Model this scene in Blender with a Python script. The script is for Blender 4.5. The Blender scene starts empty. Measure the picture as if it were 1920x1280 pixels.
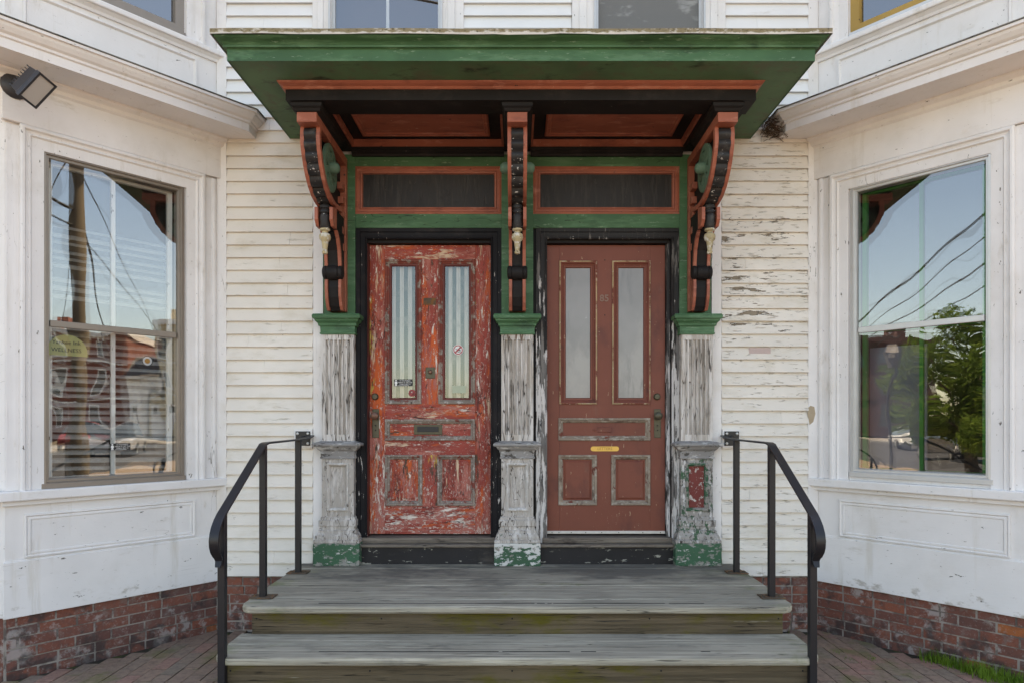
import bpy, bmesh, math, random
from mathutils import Vector, Matrix
random.seed(7)
R = math.radians
SC = bpy.context.scene
COL = SC.collection

# ------------------------------------------------------------------ camera, sky, sun, exposure
F_PX, CAM_D, CAM_H = 1280.0, 5.12, 1.57        # focal length (px of a 1920 wide frame), distance to the clapboard plane, eye height
cam_data = bpy.data.cameras.new('camera')
cam_data.sensor_width = 36.0
cam_data.lens = 36.0 * F_PX / 1920.0
cam_data.shift_x = -10.0 / 1920.0
cam_data.shift_y = 148.0 / 1920.0
cam_data.clip_start = 0.05
cam_data.clip_end = 2000
cam = bpy.data.objects.new('camera', cam_data)
cam.location = (0, -CAM_D, CAM_H)
cam.rotation_euler = (R(90), 0, 0)
COL.objects.link(cam)
SC.camera = cam

SUN_EL, SUN_AZ = 62.0, 14.0                     # sun stands high behind the house, a little to the right
world = bpy.data.worlds.new('World')
SC.world = world
world.use_nodes = True
wn = world.node_tree.nodes
wn.clear()
sky = wn.new('ShaderNodeTexSky')
sky.sky_type = 'NISHITA'
sky.sun_disc = False
sky.sun_elevation = R(SUN_EL)
sky.sun_rotation = R(SUN_AZ)
sky.altitude = 10
sky.air_density = 1.0
sky.dust_density = 1.0
sky.ozone_density = 2.0
bg = wn.new('ShaderNodeBackground')
bg.inputs['Strength'].default_value = 0.13
wo = wn.new('ShaderNodeOutputWorld')
world.node_tree.links.new(sky.outputs[0], bg.inputs[0])
world.node_tree.links.new(bg.outputs[0], wo.inputs[0])

sun_data = bpy.data.lights.new('sun', 'SUN')
sun_data.energy = 5.0
sun_data.angle = R(0.5)
sun_data.color = (1.0, 0.93, 0.82)
sun = bpy.data.objects.new('sun', sun_data)
sun.rotation_euler = (R(-(90 - SUN_EL)), 0, R(-SUN_AZ))
sun.location = (3, 12, 20)
COL.objects.link(sun)

vs = SC.view_settings
vs.view_transform = 'Standard'
vs.look = 'None'
vs.gamma = 1.0
vs.use_curve_mapping = False
vs.exposure = 2.2
vs.use_white_balance = True
vs.white_balance_temperature = 9000
vs.white_balance_tint = 12
SC.render.engine = 'CYCLES'
SC.cycles.max_bounces = 7
SC.cycles.diffuse_bounces = 3
SC.cycles.glossy_bounces = 4
SC.cycles.transparent_max_bounces = 12
SC.cycles.use_denoising = True
SC.cycles.sample_clamp_indirect = 6.0

# ------------------------------------------------------------------ measuring: metres on a plane at depth Y
def X(px, Y=0.0):
    return (px - 970.0) * (CAM_D + Y) / F_PX
def Z(py, Y=0.0):
    return CAM_H - (py - 788.0) * (CAM_D + Y) / F_PX

# ------------------------------------------------------------------ material helpers
class Mat:
    def __init__(s, name, coords='pos'):
        s.m = bpy.data.materials.new(name)
        s.m.use_nodes = True
        s.nt = s.m.node_tree
        s.b = s.nt.nodes['Principled BSDF']
        s.out = s.nt.nodes['Material Output']
        if coords == 'pos':
            s.co = s.nt.nodes.new('ShaderNodeNewGeometry').outputs['Position']
        else:
            s.co = s.nt.nodes.new('ShaderNodeTexCoord').outputs['Object']
    def put(s, sock, v):
        if hasattr(v, 'is_output'):
            s.nt.links.new(v, sock)
        elif isinstance(v, (tuple, list)) and len(v) == 3 and sock.type == 'RGBA':
            sock.default_value = (*v, 1)
        else:
            sock.default_value = v
    def scaled(s, st, off=(0, 0, 0)):
        n = s.nt.nodes.new('ShaderNodeMapping')
        n.inputs['Scale'].default_value = st
        n.inputs['Location'].default_value = off
        s.nt.links.new(s.co, n.inputs['Vector'])
        return n.outputs[0]
    def noise(s, scale, st=(1, 1, 1), detail=4, rough=0.6, off=(0, 0, 0), dist=0.0):
        n = s.nt.nodes.new('ShaderNodeTexNoise')
        n.inputs['Scale'].default_value = scale
        n.inputs['Detail'].default_value = detail
        n.inputs['Roughness'].default_value = rough
        n.inputs['Distortion'].default_value = dist
        s.nt.links.new(s.scaled(st, off), n.inputs['Vector'])
        return n.outputs[0]
    def mapr(s, v, a, b, c=0.0, d=1.0, smooth=True):
        n = s.nt.nodes.new('ShaderNodeMapRange')
        n.interpolation_type = 'SMOOTHSTEP' if smooth else 'LINEAR'
        for i, w in enumerate((v, a, b, c, d)):
            s.put(n.inputs[i], w)
        return n.outputs[0]
    def math(s, op, a, b=0.0, c=0.0):
        n = s.nt.nodes.new('ShaderNodeMath')
        n.operation = op
        s.put(n.inputs[0], a)
        s.put(n.inputs[1], b)
        s.put(n.inputs[2], c)
        return n.outputs[0]
    def mix(s, f, a, b):
        n = s.nt.nodes.new('ShaderNodeMix')
        n.data_type = 'RGBA'
        s.put(n.inputs[0], f)
        s.put(n.inputs[6], a)
        s.put(n.inputs[7], b)
        return n.outputs[2]
    def axis(s, k):
        n = s.nt.nodes.new('ShaderNodeSeparateXYZ')
        s.nt.links.new(s.co, n.inputs[0])
        return n.outputs['XYZ'.index(k)]
    def ramp(s, f, stops):
        n = s.nt.nodes.new('ShaderNodeValToRGB')
        el = n.color_ramp.elements
        while len(el) < len(stops):
            el.new(0.5)
        for e, (p, c) in zip(el, stops):
            e.position = p
            e.color = (*c, 1)
        s.put(n.inputs[0], f)
        return n.outputs[0]
    def bump(s, h, strength=0.3, dist=0.004):
        n = s.nt.nodes.new('ShaderNodeBump')
        n.inputs['Strength'].default_value = strength
        n.inputs['Distance'].default_value = dist
        s.nt.links.new(h, n.inputs['Height'])
        s.nt.links.new(n.outputs[0], s.b.inputs['Normal'])
    def rand(s):
        return s.nt.nodes.new('ShaderNodeObjectInfo').outputs['Random']
    def done(s, color=None, rough=0.6, spec=0.3, metal=0.0):
        if color is not None:
            s.put(s.b.inputs['Base Color'], color)
        s.put(s.b.inputs['Roughness'], rough)
        s.b.inputs['Specular IOR Level'].default_value = spec
        s.b.inputs['Metallic'].default_value = metal
        return s.m

def paint(name, base, layers=(), var=0.12, rough=0.55, coords='pos', grain=(1, 1, 1), grain_s=120, bump=0.25, spec=0.3, perobj=0.0, gr=0.66, cracks=()):
    """painted wood: a base colour that drifts a little, then worn layers (colour, lo, hi, noise scale, stretch[, zone])"""
    M = Mat(name, coords)
    big = M.noise(2.3, detail=3)
    col = M.mix(M.mapr(big, 0.3, 0.7), tuple(c * (1 - var) for c in base), tuple(min(1, c * (1 + var)) for c in base))
    if perobj:
        col = M.mix(M.math('MULTIPLY', M.rand(), perobj), col, tuple(c * 0.78 for c in base))
    h = M.math('MULTIPLY', M.noise(grain_s, grain, detail=3), 0.25)
    for i, L in enumerate(layers):
        c, lo, hi, sc, st = L[:5]
        v = M.noise(sc, st, detail=5, rough=gr, off=((L[6] if len(L) > 6 else i) * 3.17, (L[6] if len(L) > 6 else i) * 1.7, (L[6] if len(L) > 6 else i) * 2.3))
        if len(L) > 5 and L[5]:
            for (ax, a, b, g) in L[5]:
                v = M.math('ADD', v, M.mapr(M.axis(ax), a, b, 0.0, g))
        msk = M.mapr(v, lo, hi)
        col = M.mix(msk, col, c)
        h = M.math('MULTIPLY_ADD', msk, -0.55, h)
    for i, (c, wd, sc, st, lo, hi) in enumerate(cracks):
        v = M.noise(sc, st, detail=2, rough=0.55, off=(7.1 + i, 2.2, 5.3))
        k = M.mapr(M.math('ABSOLUTE', M.math('SUBTRACT', v, 0.5)), wd, wd * 0.25)
        k = M.math('MULTIPLY', k, M.mapr(M.noise(sc * 0.23, (st[0] ** 0.4, 1, st[2] ** 0.4), detail=3, off=(1.3 + i, 8.2, 0.4)), lo, hi))
        col = M.mix(k, col, c)
        h = M.math('MULTIPLY_ADD', k, -0.5, h)
    M.bump(h, bump, 0.006)
    return M.done(col, rough, spec)

def plain(name, color, rough=0.5, metal=0.0, spec=0.4, var=0.1, sc=30):
    M = Mat(name)
    n = M.noise(sc, detail=4)
    col = M.mix(n, tuple(c * (1 - var) for c in color), tuple(min(1, c * (1 + var)) for c in color))
    return M.done(col, rough, spec, metal)

DIRT = (0.10, 0.085, 0.07)
WOODG = (0.30, 0.27, 0.24)
m = {}
WHITE = (0.78, 0.725, 0.655)
WBAY = (0.785, 0.755, 0.735)
m['clap'] = paint('clapboard_paint', WHITE, [
    ((0.64, 0.58, 0.49), 0.48, 0.75, 3.0, (1, 1, 2.5)),
    ((0.50, 0.45, 0.38), 0.60, 0.72, 9.0, (0.5, 1, 3.0)),
    (DIRT, 0.715, 0.735, 30, (0.6, 1, 1.8)),
    ((0.36, 0.32, 0.27), 0.69, 0.72, 70, (0.4, 1, 2.0))], var=0.05, rough=0.65, grain=(0.15, 1, 1.5), perobj=0.25, bump=0.45, cracks=[((0.28, 0.24, 0.20), 0.008, 16, (0.25, 1, 1.6), 0.60, 0.72)])
m['clap_up'] = paint('clean_clapboard_paint', (0.80, 0.785, 0.765), [((0.62, 0.57, 0.50), 0.62, 0.80, 6, (0.5, 1, 2.5)), ((0.30, 0.26, 0.20), 0.70, 0.73, 34, (0.4, 1, 2.0))], var=0.03, rough=0.6, grain=(0.15, 1, 1.5), perobj=0.12, bump=0.35)
m['clap_peel'] = paint('flaking_clapboard_paint', WHITE, [
    ((0.64, 0.58, 0.49), 0.48, 0.75, 3.0, (1, 1, 2.5)),
    ((0.50, 0.44, 0.37), 0.62, 0.66, 38, (0.25, 1, 1.6), [('Z', 1.5, 2.4, 0.03)]),
    ((0.075, 0.06, 0.045), 0.680, 0.687, 11, (0.36, 1, 2.0), [('Z', 1.7, 2.4, 0.085), ('Z', 2.85, 3.4, -0.12), ('X', 1.86, 2.15, -0.075)], 2),  # dark rim round each bare patch: shadow of the flake edge, painted in
    ((0.27, 0.215, 0.155), 0.691, 0.707, 11, (0.36, 1, 2.0), [('Z', 1.7, 2.4, 0.085), ('Z', 2.85, 3.4, -0.12), ('X', 1.86, 2.15, -0.075)], 2),
    ((0.20, 0.165, 0.12), 0.69, 0.705, 30, (0.30, 1, 2.0), [('Z', 1.3, 2.3, 0.04), ('Z', 2.85, 3.4, -0.08)]),
    (DIRT, 0.70, 0.73, 30, (0.5, 1, 2.2))], var=0.05, rough=0.65, grain=(0.15, 1, 1.5), perobj=0.35, bump=0.7,
    cracks=[((0.17, 0.14, 0.11), 0.010, 14, (0.22, 1, 1.5), 0.57, 0.70)])
bay_layers = [
    ((0.68, 0.635, 0.58), 0.56, 0.74, 8, (1, 1, 0.10)),
    ((0.50, 0.455, 0.41), 0.66, 0.82, 14, (0.6, 1, 1), [('Z', 0.56, 0.38, 0.14)]),
    ((0.69, 0.65, 0.61), 0.48, 0.80, 2.2, (1, 1, 1)),
    ((0.60, 0.55, 0.49), 0.60, 0.80, 7.0, (0.5, 1, 1.4)),
    ((0.16, 0.14, 0.12), 0.68, 0.70, 26, (0.5, 1, 1.3)),
    ((0.45, 0.41, 0.37), 0.665, 0.70, 60, (0.5, 1, 1.2))]
m['bay'] = paint('bay_white_paint', WBAY, bay_layers, var=0.04, rough=0.6, coords='obj', grain=(0.3, 1, 1), grain_s=90, bump=0.5,
    cracks=[((0.30, 0.27, 0.24), 0.006, 9, (0.2, 1, 1.6), 0.58, 0.70)])
m['bay_v'] = paint('bay_trim_paint', WBAY, [(L[0], L[1], L[2], L[3], (L[4][2], 1, L[4][0]) if q else L[4]) for q, L in enumerate(bay_layers)], var=0.04, rough=0.6, coords='obj', grain=(1, 1, 0.2), grain_s=90, bump=0.5,
    cracks=[((0.30, 0.27, 0.24), 0.006, 11, (1.6, 1, 0.2), 0.57, 0.70)])
m['trim'] = paint('trim_white_paint', WBAY, [
    ((0.66, 0.61, 0.55), 0.48, 0.80, 2.5, (1, 1, 0.6)),
    (DIRT, 0.685, 0.71, 22, (1.6, 1, 0.6)),
    ((0.45, 0.41, 0.36), 0.66, 0.70, 55, (1.5, 1, 0.5))], var=0.05, rough=0.6, grain=(1.5, 1, 0.2), bump=0.45,
    cracks=[((0.26, 0.23, 0.19), 0.008, 14, (1.6, 1, 0.3), 0.55, 0.68)])
GREEN = (0.050, 0.134, 0.062)
m['green'] = paint('green_paint', GREEN, [
    ((0.085, 0.19, 0.10), 0.48, 0.64, 14, (0.2, 1, 1)),
    ((0.03, 0.075, 0.038), 0.58, 0.74, 6, (0.4, 1, 1)),
    ((0.17, 0.27, 0.18), 0.61, 0.68, 44, (0.3, 1, 1.2)),
    ((0.55, 0.50, 0.42), 0.715, 0.73, 24, (0.5, 1, 1.2))], var=0.18, rough=0.55, grain=(0.2, 1, 1), bump=0.4, cracks=[((0.012, 0.02, 0.012), 0.006, 12, (0.2, 1, 1.4), 0.56, 0.68)])
m['soffit'] = paint('green_soffit_paint', (0.078, 0.155, 0.076), [
    ((0.10, 0.125, 0.07), 0.46, 0.68, 6, (1, 1, 1)),
    ((0.025, 0.035, 0.02), 0.55, 0.72, 8, (0.5, 1, 1)),
    ((0.45, 0.42, 0.36), 0.75, 0.76, 30, (1, 1, 1))], var=0.2, rough=0.6)
m['rosette'] = paint('pale_green_paint', (0.10, 0.17, 0.115), [((0.30, 0.33, 0.27), 0.66, 0.72, 30, (1, 1, 1))], var=0.15)
TERRA = (0.36, 0.112, 0.070)
m['terra'] = paint('terracotta_paint', TERRA, [
    ((0.25, 0.075, 0.05), 0.50, 0.68, 9, (0.4, 1, 1)),
    ((0.44, 0.17, 0.12), 0.54, 0.68, 16, (0.4, 1, 1)),
    ((0.60, 0.50, 0.42), 0.705, 0.72, 34, (0.8, 1, 1)),
    ((0.05, 0.03, 0.025), 0.685, 0.71, 24, (0.8, 1, 0.8))], var=0.12, rough=0.5)
m['black'] = paint('black_paint', (0.014, 0.012, 0.012), [
    ((0.032, 0.027, 0.026), 0.5, 0.75, 8, (0.6, 1, 0.6)),
    ((0.50, 0.47, 0.44), 0.725, 0.735, 36, (1, 1, 0.8))], var=0.2, rough=0.6, grain=(1, 1, 0.15), spec=0.18)
m['transom'] = paint('dull_black_panel', (0.024, 0.020, 0.019), [((0.042, 0.036, 0.033), 0.46, 0.66, 34, (1, 1, 0.12)), ((0.015, 0.012, 0.012), 0.5, 0.7, 5, (1, 1, 1)), ((0.09, 0.08, 0.07), 0.66, 0.72, 60, (1.4, 1, 0.5))], var=0.2, rough=0.5, spec=0.3, grain=(1, 1, 0.1), bump=0.4)
m['spine'] = paint('chipped_black_paint', (0.020, 0.018, 0.018), [
    ((0.06, 0.055, 0.05), 0.5, 0.7, 14, (1, 1, 1)),
    ((0.62, 0.58, 0.54), 0.665, 0.68, 30, (1, 1, 2), [('Z', 2.9, 3.1, 0.03), ('Z', 3.25, 3.4, -0.08)])], var=0.2, rough=0.5)
m['black_l'] = paint('black_casing_paint', (0.011, 0.010, 0.012), [
    ((0.032, 0.027, 0.026), 0.5, 0.75, 8, (0.6, 1, 0.6)),
    ((0.52, 0.48, 0.45), 0.685, 0.70, 24, (2.4, 1, 0.45), [('Z', 2.0, 1.2, 0.05)])], var=0.2, rough=0.6, grain=(1.5, 1, 0.12), spec=0.18)
m['black_r'] = paint('stripped_casing_paint', (0.020, 0.018, 0.018), [
    ((0.17, 0.155, 0.145), 0.54, 0.62, 9, (2.5, 1, 0.3), [('Z', 2.4, 1.9, 0.12), ('Z', 2.9, 2.97, -0.05)]),
    ((0.60, 0.57, 0.55), 0.60, 0.63, 15, (2.4, 1, 0.28), [('Z', 2.4, 1.75, 0.135), ('Z', 2.9, 2.97, -0.08)]),
    ((0.05, 0.045, 0.045), 0.60, 0.64, 22, (3, 1, 0.2))], var=0.2, rough=0.6, grain=(2, 1, 0.1), bump=0.5)
def door_red(name, v):
    st = (1.0, 1, 0.22) if v else (0.22, 1, 1.0)
    fl = tuple(k ** 0.55 for k in st)
    return paint(name, (0.31, 0.050, 0.036), [
        ((0.56, 0.092, 0.020), 0.48, 0.59, 5.5, tuple(k * 1.2 for k in st), [('Z', 1.4, 2.2, 0.03)]),
        ((0.42, 0.13, 0.10), 0.485, 0.61, 14, st, [('Z', 1.5, 0.9, 0.05)]),
        ((0.13, 0.032, 0.026), 0.58, 0.68, 8, st),
        ((0.64, 0.45, 0.31), 0.585, 0.655, 8, (st[0] * 1.3, 1, st[2] * 0.7) if v else st),
        ((0.74, 0.64, 0.56), 0.585, 0.645, 20, st, [('Z', 1.3, 0.75, 0.035)]),
        ((0.66, 0.50, 0.43), 0.575, 0.63, 85, fl, [('Z', 1.3, 0.75, 0.04)]),
        ((0.55, 0.36, 0.08), 0.655, 0.69, 6, st),
        ((0.060, 0.038, 0.03), 0.65, 0.69, 42, fl),
        ((0.10, 0.06, 0.042), 0.62, 0.655, 14, st)], var=0.18, rough=0.6, grain=st, grain_s=160, bump=0.7, gr=0.74, cracks=[((0.05, 0.025, 0.02), 0.010, 18, st, 0.48, 0.62)])
m['red_v'] = door_red('peeling_red_paint_upright', True)
m['red_h'] = door_red('peeling_red_paint_level', False)
m['red_mould'] = paint('bare_moulding_wood', (0.25, 0.20, 0.165), [
    ((0.45, 0.40, 0.36), 0.52, 0.64, 44, (1, 1, 1)),
    ((0.22, 0.05, 0.035), 0.54, 0.62, 16, (1, 1, 1), [('Z', 1.7, 2.3, 0.12)]),
    ((0.07, 0.05, 0.04), 0.62, 0.66, 30, (1, 1, 1))], var=0.2, rough=0.7, bump=0.5)
m['red_in'] = paint('dark_red_glazing_bead', (0.14, 0.032, 0.026), [((0.42, 0.32, 0.27), 0.66, 0.70, 24, (1, 1, 0.5))], var=0.2)
m['maroon'] = paint('maroon_door_paint', (0.20, 0.057, 0.036), [
    ((0.125, 0.038, 0.03), 0.5, 0.75, 4, (1, 1, 0.6)),
    ((0.20, 0.075, 0.05), 0.6, 0.75, 7, (1, 1, 0.5)),
    ((0.50, 0.37, 0.24), 0.675, 0.70, 30, (2, 1, 0.4), [('Z', 1.3, 0.75, 0.03)]),
    ((0.10, 0.16, 0.09), 0.745, 0.78, 5, (1, 1, 1))], var=0.07, rough=0.5, grain=(1, 1, 0.2))
m['maroon_mould'] = paint('maroon_moulding', (0.19, 0.054, 0.036), [
    ((0.12, 0.04, 0.03), 0.55, 0.70, 12, (1, 1, 1)),
    ((0.34, 0.25, 0.16), 0.66, 0.70, 40, (1, 1, 1))], var=0.12, rough=0.6, bump=0.4)
m['bare_mould'] = paint('weathered_bare_moulding', (0.275, 0.215, 0.165), [
    ((0.40, 0.35, 0.29), 0.48, 0.64, 60, (0.4, 1, 0.4)),
    ((0.15, 0.10, 0.075), 0.52, 0.66, 34, (0.4, 1, 0.4)),
    ((0.185, 0.052, 0.036), 0.60, 0.64, 14, (1, 1, 1))], var=0.15, rough=0.75, bump=0.5)
m['worn_edge'] = paint('worn_tan_edge', (0.42, 0.30, 0.17), [
    ((0.19, 0.054, 0.036), 0.50, 0.60, 7, (1, 1, 1), [('Z', 2.2, 2.7, 0.06)]),
    ((0.55, 0.45, 0.33), 0.56, 0.64, 40, (1, 1, 1))], var=0.2, rough=0.7)
m['shaft'] = paint('stripped_pilaster_wood', (0.44, 0.385, 0.335), [
    ((0.64, 0.595, 0.555), 0.42, 0.56, 20, (1, 1, 0.10)),
    ((0.10, 0.085, 0.075), 0.60, 0.66, 55, (1, 1, 0.07)),
    ((0.14, 0.12, 0.105), 0.64, 0.70, 14, (1, 1, 0.2)),
    ((0.68, 0.65, 0.62), 0.62, 0.67, 60, (1, 1, 0.4))], var=0.1, rough=0.8, grain=(1, 1, 0.08), bump=0.8, gr=0.72,
    cracks=[((0.07, 0.055, 0.045), 0.016, 26, (1, 1, 0.08), 0.40, 0.52), ((0.16, 0.10, 0.07), 0.03, 9, (1, 1, 0.12), 0.5, 0.62)])
m['pedestal'] = paint('stripped_pedestal_wood', (0.42, 0.375, 0.335), [
    ((0.60, 0.555, 0.52), 0.46, 0.60, 26, (1, 1, 0.22)),
    ((0.11, 0.095, 0.085), 0.62, 0.67, 44, (1, 1, 0.2)),
    ((0.06, 0.13, 0.075), 0.655, 0.69, 20, (1, 1, 1))], var=0.12, rough=0.8, bump=0.8, gr=0.74, cracks=[((0.07, 0.055, 0.045), 0.016, 22, (1, 1, 0.3), 0.42, 0.54)])
m['ped_green'] = paint('stripped_pedestal_with_green', (0.34, 0.315, 0.29), [
    ((0.055, 0.125, 0.07), 0.53, 0.58, 18, (1, 1, 0.6)),
    ((0.66, 0.63, 0.61), 0.53, 0.60, 26, (1, 1, 0.4)),
    ((0.11, 0.095, 0.085), 0.57, 0.63, 48, (1, 1, 0.3))], var=0.12, rough=0.8, bump=0.8, gr=0.74, cracks=[((0.07, 0.055, 0.045), 0.016, 22, (1, 1, 0.3), 0.42, 0.54)])
m['ped_trim'] = paint('bleached_pedestal_trim', (0.50, 0.46, 0.42), [((0.66, 0.63, 0.60), 0.5, 0.62, 30, (1, 1, 0.4)), ((0.12, 0.10, 0.085), 0.62, 0.67, 40, (1, 1, 0.3))], var=0.1, rough=0.8, bump=0.5)
m['capstone'] = paint('weathered_cap_wood', (0.27, 0.255, 0.245), [
    ((0.52, 0.50, 0.48), 0.53, 0.62, 24, (0.5, 1, 1)),
    ((0.09, 0.08, 0.07), 0.58, 0.63, 30, (0.5, 1, 1))], var=0.12, rough=0.8, bump=0.6)
m['plinth'] = paint('worn_green_plinth_paint', (0.042, 0.118, 0.065), [
    ((0.56, 0.55, 0.51), 0.60, 0.64, 42, (0.5, 1, 1)),
    ((0.30, 0.28, 0.25), 0.55, 0.62, 26, (0.6, 1, 1), [('Z', 0.56, 0.51, 0.10), ('Z', 0.64, 0.68, 0.09)])], var=0.12, rough=0.65, bump=0.6)
m['plinth_worn'] = paint('mostly_stripped_plinth_paint', (0.045, 0.115, 0.065), [
    ((0.60, 0.58, 0.55), 0.51, 0.56, 34, (0.5, 1, 1), [('Z', 0.58, 0.66, 0.10)]),
    ((0.26, 0.24, 0.21), 0.58, 0.64, 30, (0.6, 1, 1))], var=0.12, rough=0.65, bump=0.6)
m['red_panel'] = paint('flaked_red_panel_paint', (0.20, 0.045, 0.038), [
    ((0.60, 0.54, 0.49), 0.565, 0.61, 44, (1, 1, 0.7)),
    ((0.09, 0.07, 0.06), 0.64, 0.68, 34, (1, 1, 0.5))], var=0.15, rough=0.7, bump=0.6)
def deck(name, base, extra):
    return paint(name, base, [
        (tuple(c * 0.70 for c in base), 0.48, 0.64, 60, (0.02, 1, 1)),
        (tuple(min(1, c * 1.4) for c in base), 0.50, 0.66, 34, (0.03, 1, 1)),
        (tuple(c * 0.5 for c in base), 0.60, 0.70, 70, (0.03, 1, 1)),
        ((0.05, 0.045, 0.04), 0.655, 0.68, 60, (0.025, 1, 1))] + extra, var=0.14, rough=0.8, grain=(0.03, 1, 1), grain_s=140, bump=0.6, spec=0.2, perobj=0.22, gr=0.7,
        cracks=[(tuple(c * 0.22 for c in base), 0.014, 44, (0.025, 1, 1), 0.46, 0.58), (tuple(c * 0.35 for c in base), 0.012, 16, (0.03, 1, 1), 0.52, 0.64)])
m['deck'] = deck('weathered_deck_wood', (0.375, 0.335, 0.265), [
    ((0.23, 0.235, 0.13), 0.60, 0.80, 3.2, (0.7, 1, 1), [('X', -1.0, -1.6, 0.14), ('X', 1.0, 1.6, 0.14)]),
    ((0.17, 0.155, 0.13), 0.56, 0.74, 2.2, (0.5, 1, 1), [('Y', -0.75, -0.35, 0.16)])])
m['riser'] = deck('stained_riser_wood', (0.125, 0.092, 0.058), [
    ((0.105, 0.088, 0.010), 0.47, 0.66, 2.0, (0.7, 1, 1.5), [('Z', 0.36, 0.46, 0.07), ('Z', 0.33, 0.28, -0.05)]),
    ((0.30, 0.26, 0.20), 0.645, 0.70, 26, (0.05, 1, 1)),
    ((0.03, 0.025, 0.02), 0.60, 0.72, 5, (0.6, 1, 1))])
m['thresh'] = deck('worn_threshold_wood', (0.20, 0.165, 0.135), [
    ((0.06, 0.045, 0.04), 0.54, 0.66, 7, (0.3, 1, 1)),
    ((0.28, 0.25, 0.22), 0.68, 0.72, 22, (0.3, 1, 1))])
m['kick'] = paint('scuffed_black_board', (0.016, 0.014, 0.016), [
    ((0.30, 0.28, 0.24), 0.635, 0.67, 26, (0.4, 1, 1.2), [('Z', 0.58, 0.51, 0.04), ('X', -0.1, 0.2, 0.03)]),
    ((0.06, 0.05, 0.045), 0.55, 0.7, 7, (0.3, 1, 1))], var=0.2, rough=0.5)
m['iron'] = plain('black_painted_iron', (0.012, 0.0115, 0.0145), 0.40, 0.0, 0.4, 0.25, 14)
m['rust'] = paint('rusty_plate', (0.11, 0.075, 0.05), [((0.20, 0.085, 0.03), 0.5, 0.62, 22, (1, 1, 1)), ((0.05, 0.04, 0.035), 0.58, 0.66, 30, (1, 1, 1))], var=0.2, rough=0.8)

def brick_mat(name, stops, stain, moss, obj=True):
    M = Mat(name)
    c = M.ramp(M.rand(), stops)
    n = M.noise(26, detail=5)
    c = M.mix(M.mapr(n, 0.4, 0.75), c, M.mix(0.5, c, (0.09, 0.055, 0.05)))
    c = M.mix(M.math('MULTIPLY', M.mapr(M.noise(110, detail=3), 0.55, 0.7), 0.35), c, (0.05, 0.035, 0.03))
    if stain:
        s = M.math('ADD', M.noise(5.5, detail=6, rough=0.7), M.mapr(M.axis('Z'), 0.3, 0.08, 0.0, 0.03))
        c = M.mix(M.math('MULTIPLY', M.mapr(M.noise(13, detail=5, rough=0.72), 0.52, 0.62), 0.38), c, (0.25, 0.19, 0.165))
        c = M.mix(M.math('MULTIPLY', M.mapr(s, 0.555, 0.64), 0.65), c, (0.42, 0.385, 0.36))
        c = M.mix(M.math('MULTIPLY', M.mapr(M.noise(48, detail=4, rough=0.7), 0.56, 0.68), 0.5), c, (0.34, 0.28, 0.25))
        c = M.mix(M.math('MULTIPLY', M.mapr(M.math('ADD', M.noise(7, detail=3), M.mapr(M.axis('Z'), 0.25, 0.0, 0, 0.12)), 0.56, 0.70), 0.75), c, (0.045, 0.04, 0.04))
    if moss:
        c = M.mix(M.math('MULTIPLY', M.mapr(M.noise(2.4, detail=5, rough=0.7), 0.50, 0.66), 0.75), c, (0.15, 0.145, 0.055))
        c = M.mix(M.math('MULTIPLY', M.mapr(M.noise(9, detail=5, rough=0.7), 0.60, 0.70), 0.5), c, (0.20, 0.17, 0.14))
    M.bump(M.math('ADD', M.noise(60, detail=5), M.noise(14, detail=3)), 0.5, 0.006)
    return M.done(c, 0.85, 0.2)
m['brick'] = brick_mat('foundation_brick', [(0, (0.145, 0.065, 0.053)), (0.3, (0.24, 0.082, 0.055)), (0.55, (0.175, 0.078, 0.064)), (0.8, (0.29, 0.092, 0.055)), (0.93, (0.13, 0.075, 0.068)), (1, (0.40, 0.12, 0.040))], True, False)
m['paver'] = brick_mat('paving_brick', [(0, (0.26, 0.185, 0.138)), (0.4, (0.31, 0.205, 0.150)), (0.7, (0.25, 0.195, 0.148)), (1, (0.35, 0.195, 0.150))], False, True)
m['mortar'] = paint('old_mortar', (0.32, 0.275, 0.24), [((0.14, 0.11, 0.095), 0.46, 0.60, 9, (1, 1, 1)), ((0.20, 0.10, 0.08), 0.60, 0.68, 17, (1, 1, 1))], var=0.15, rough=0.95, bump=0.6)
m['soil'] = paint('joint_soil', (0.045, 0.038, 0.026), [((0.06, 0.075, 0.02), 0.5, 0.62, 6, (1, 1, 1))], var=0.3, rough=1.0, bump=0.8)

m['alu_tan'] = plain('tan_aluminium', (0.27, 0.225, 0.185), 0.42, 0.35, 0.4, 0.12, 10)
m['alu_pale'] = plain('pale_aluminium', (0.58, 0.57, 0.55), 0.38, 0.35, 0.4, 0.1, 10)
m['alu_strip'] = plain('white_metal_strip', (0.55, 0.53, 0.50), 0.4, 0.2, 0.4, 0.2, 30)
m['sash_white'] = paint('old_white_sash_paint', (0.80, 0.77, 0.70), [((0.20, 0.15, 0.10), 0.62, 0.67, 30, (1, 1, 0.4))], var=0.1, coords='obj')
m['sash_green'] = paint('green_sash_paint', (0.035, 0.22, 0.04), [((0.28, 0.36, 0.22), 0.60, 0.70, 9, (1, 1, 0.3))], var=0.25, coords='obj')
m['sash_ochre'] = paint('ochre_sash_paint', (0.42, 0.26, 0.07), [((0.12, 0.07, 0.03), 0.62, 0.68, 16, (0.5, 1, 1))], var=0.15, coords='obj')
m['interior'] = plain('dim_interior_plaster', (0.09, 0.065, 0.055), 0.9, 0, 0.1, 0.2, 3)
m['interior_pale'] = plain('lilac_grey_interior_board', (0.30, 0.28, 0.32), 0.8, 0, 0.2, 0.1, 3)
m['blind'] = plain('window_blind_slat', (0.46, 0.42, 0.37), 0.6, 0, 0.3, 0.15, 6)
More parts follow.
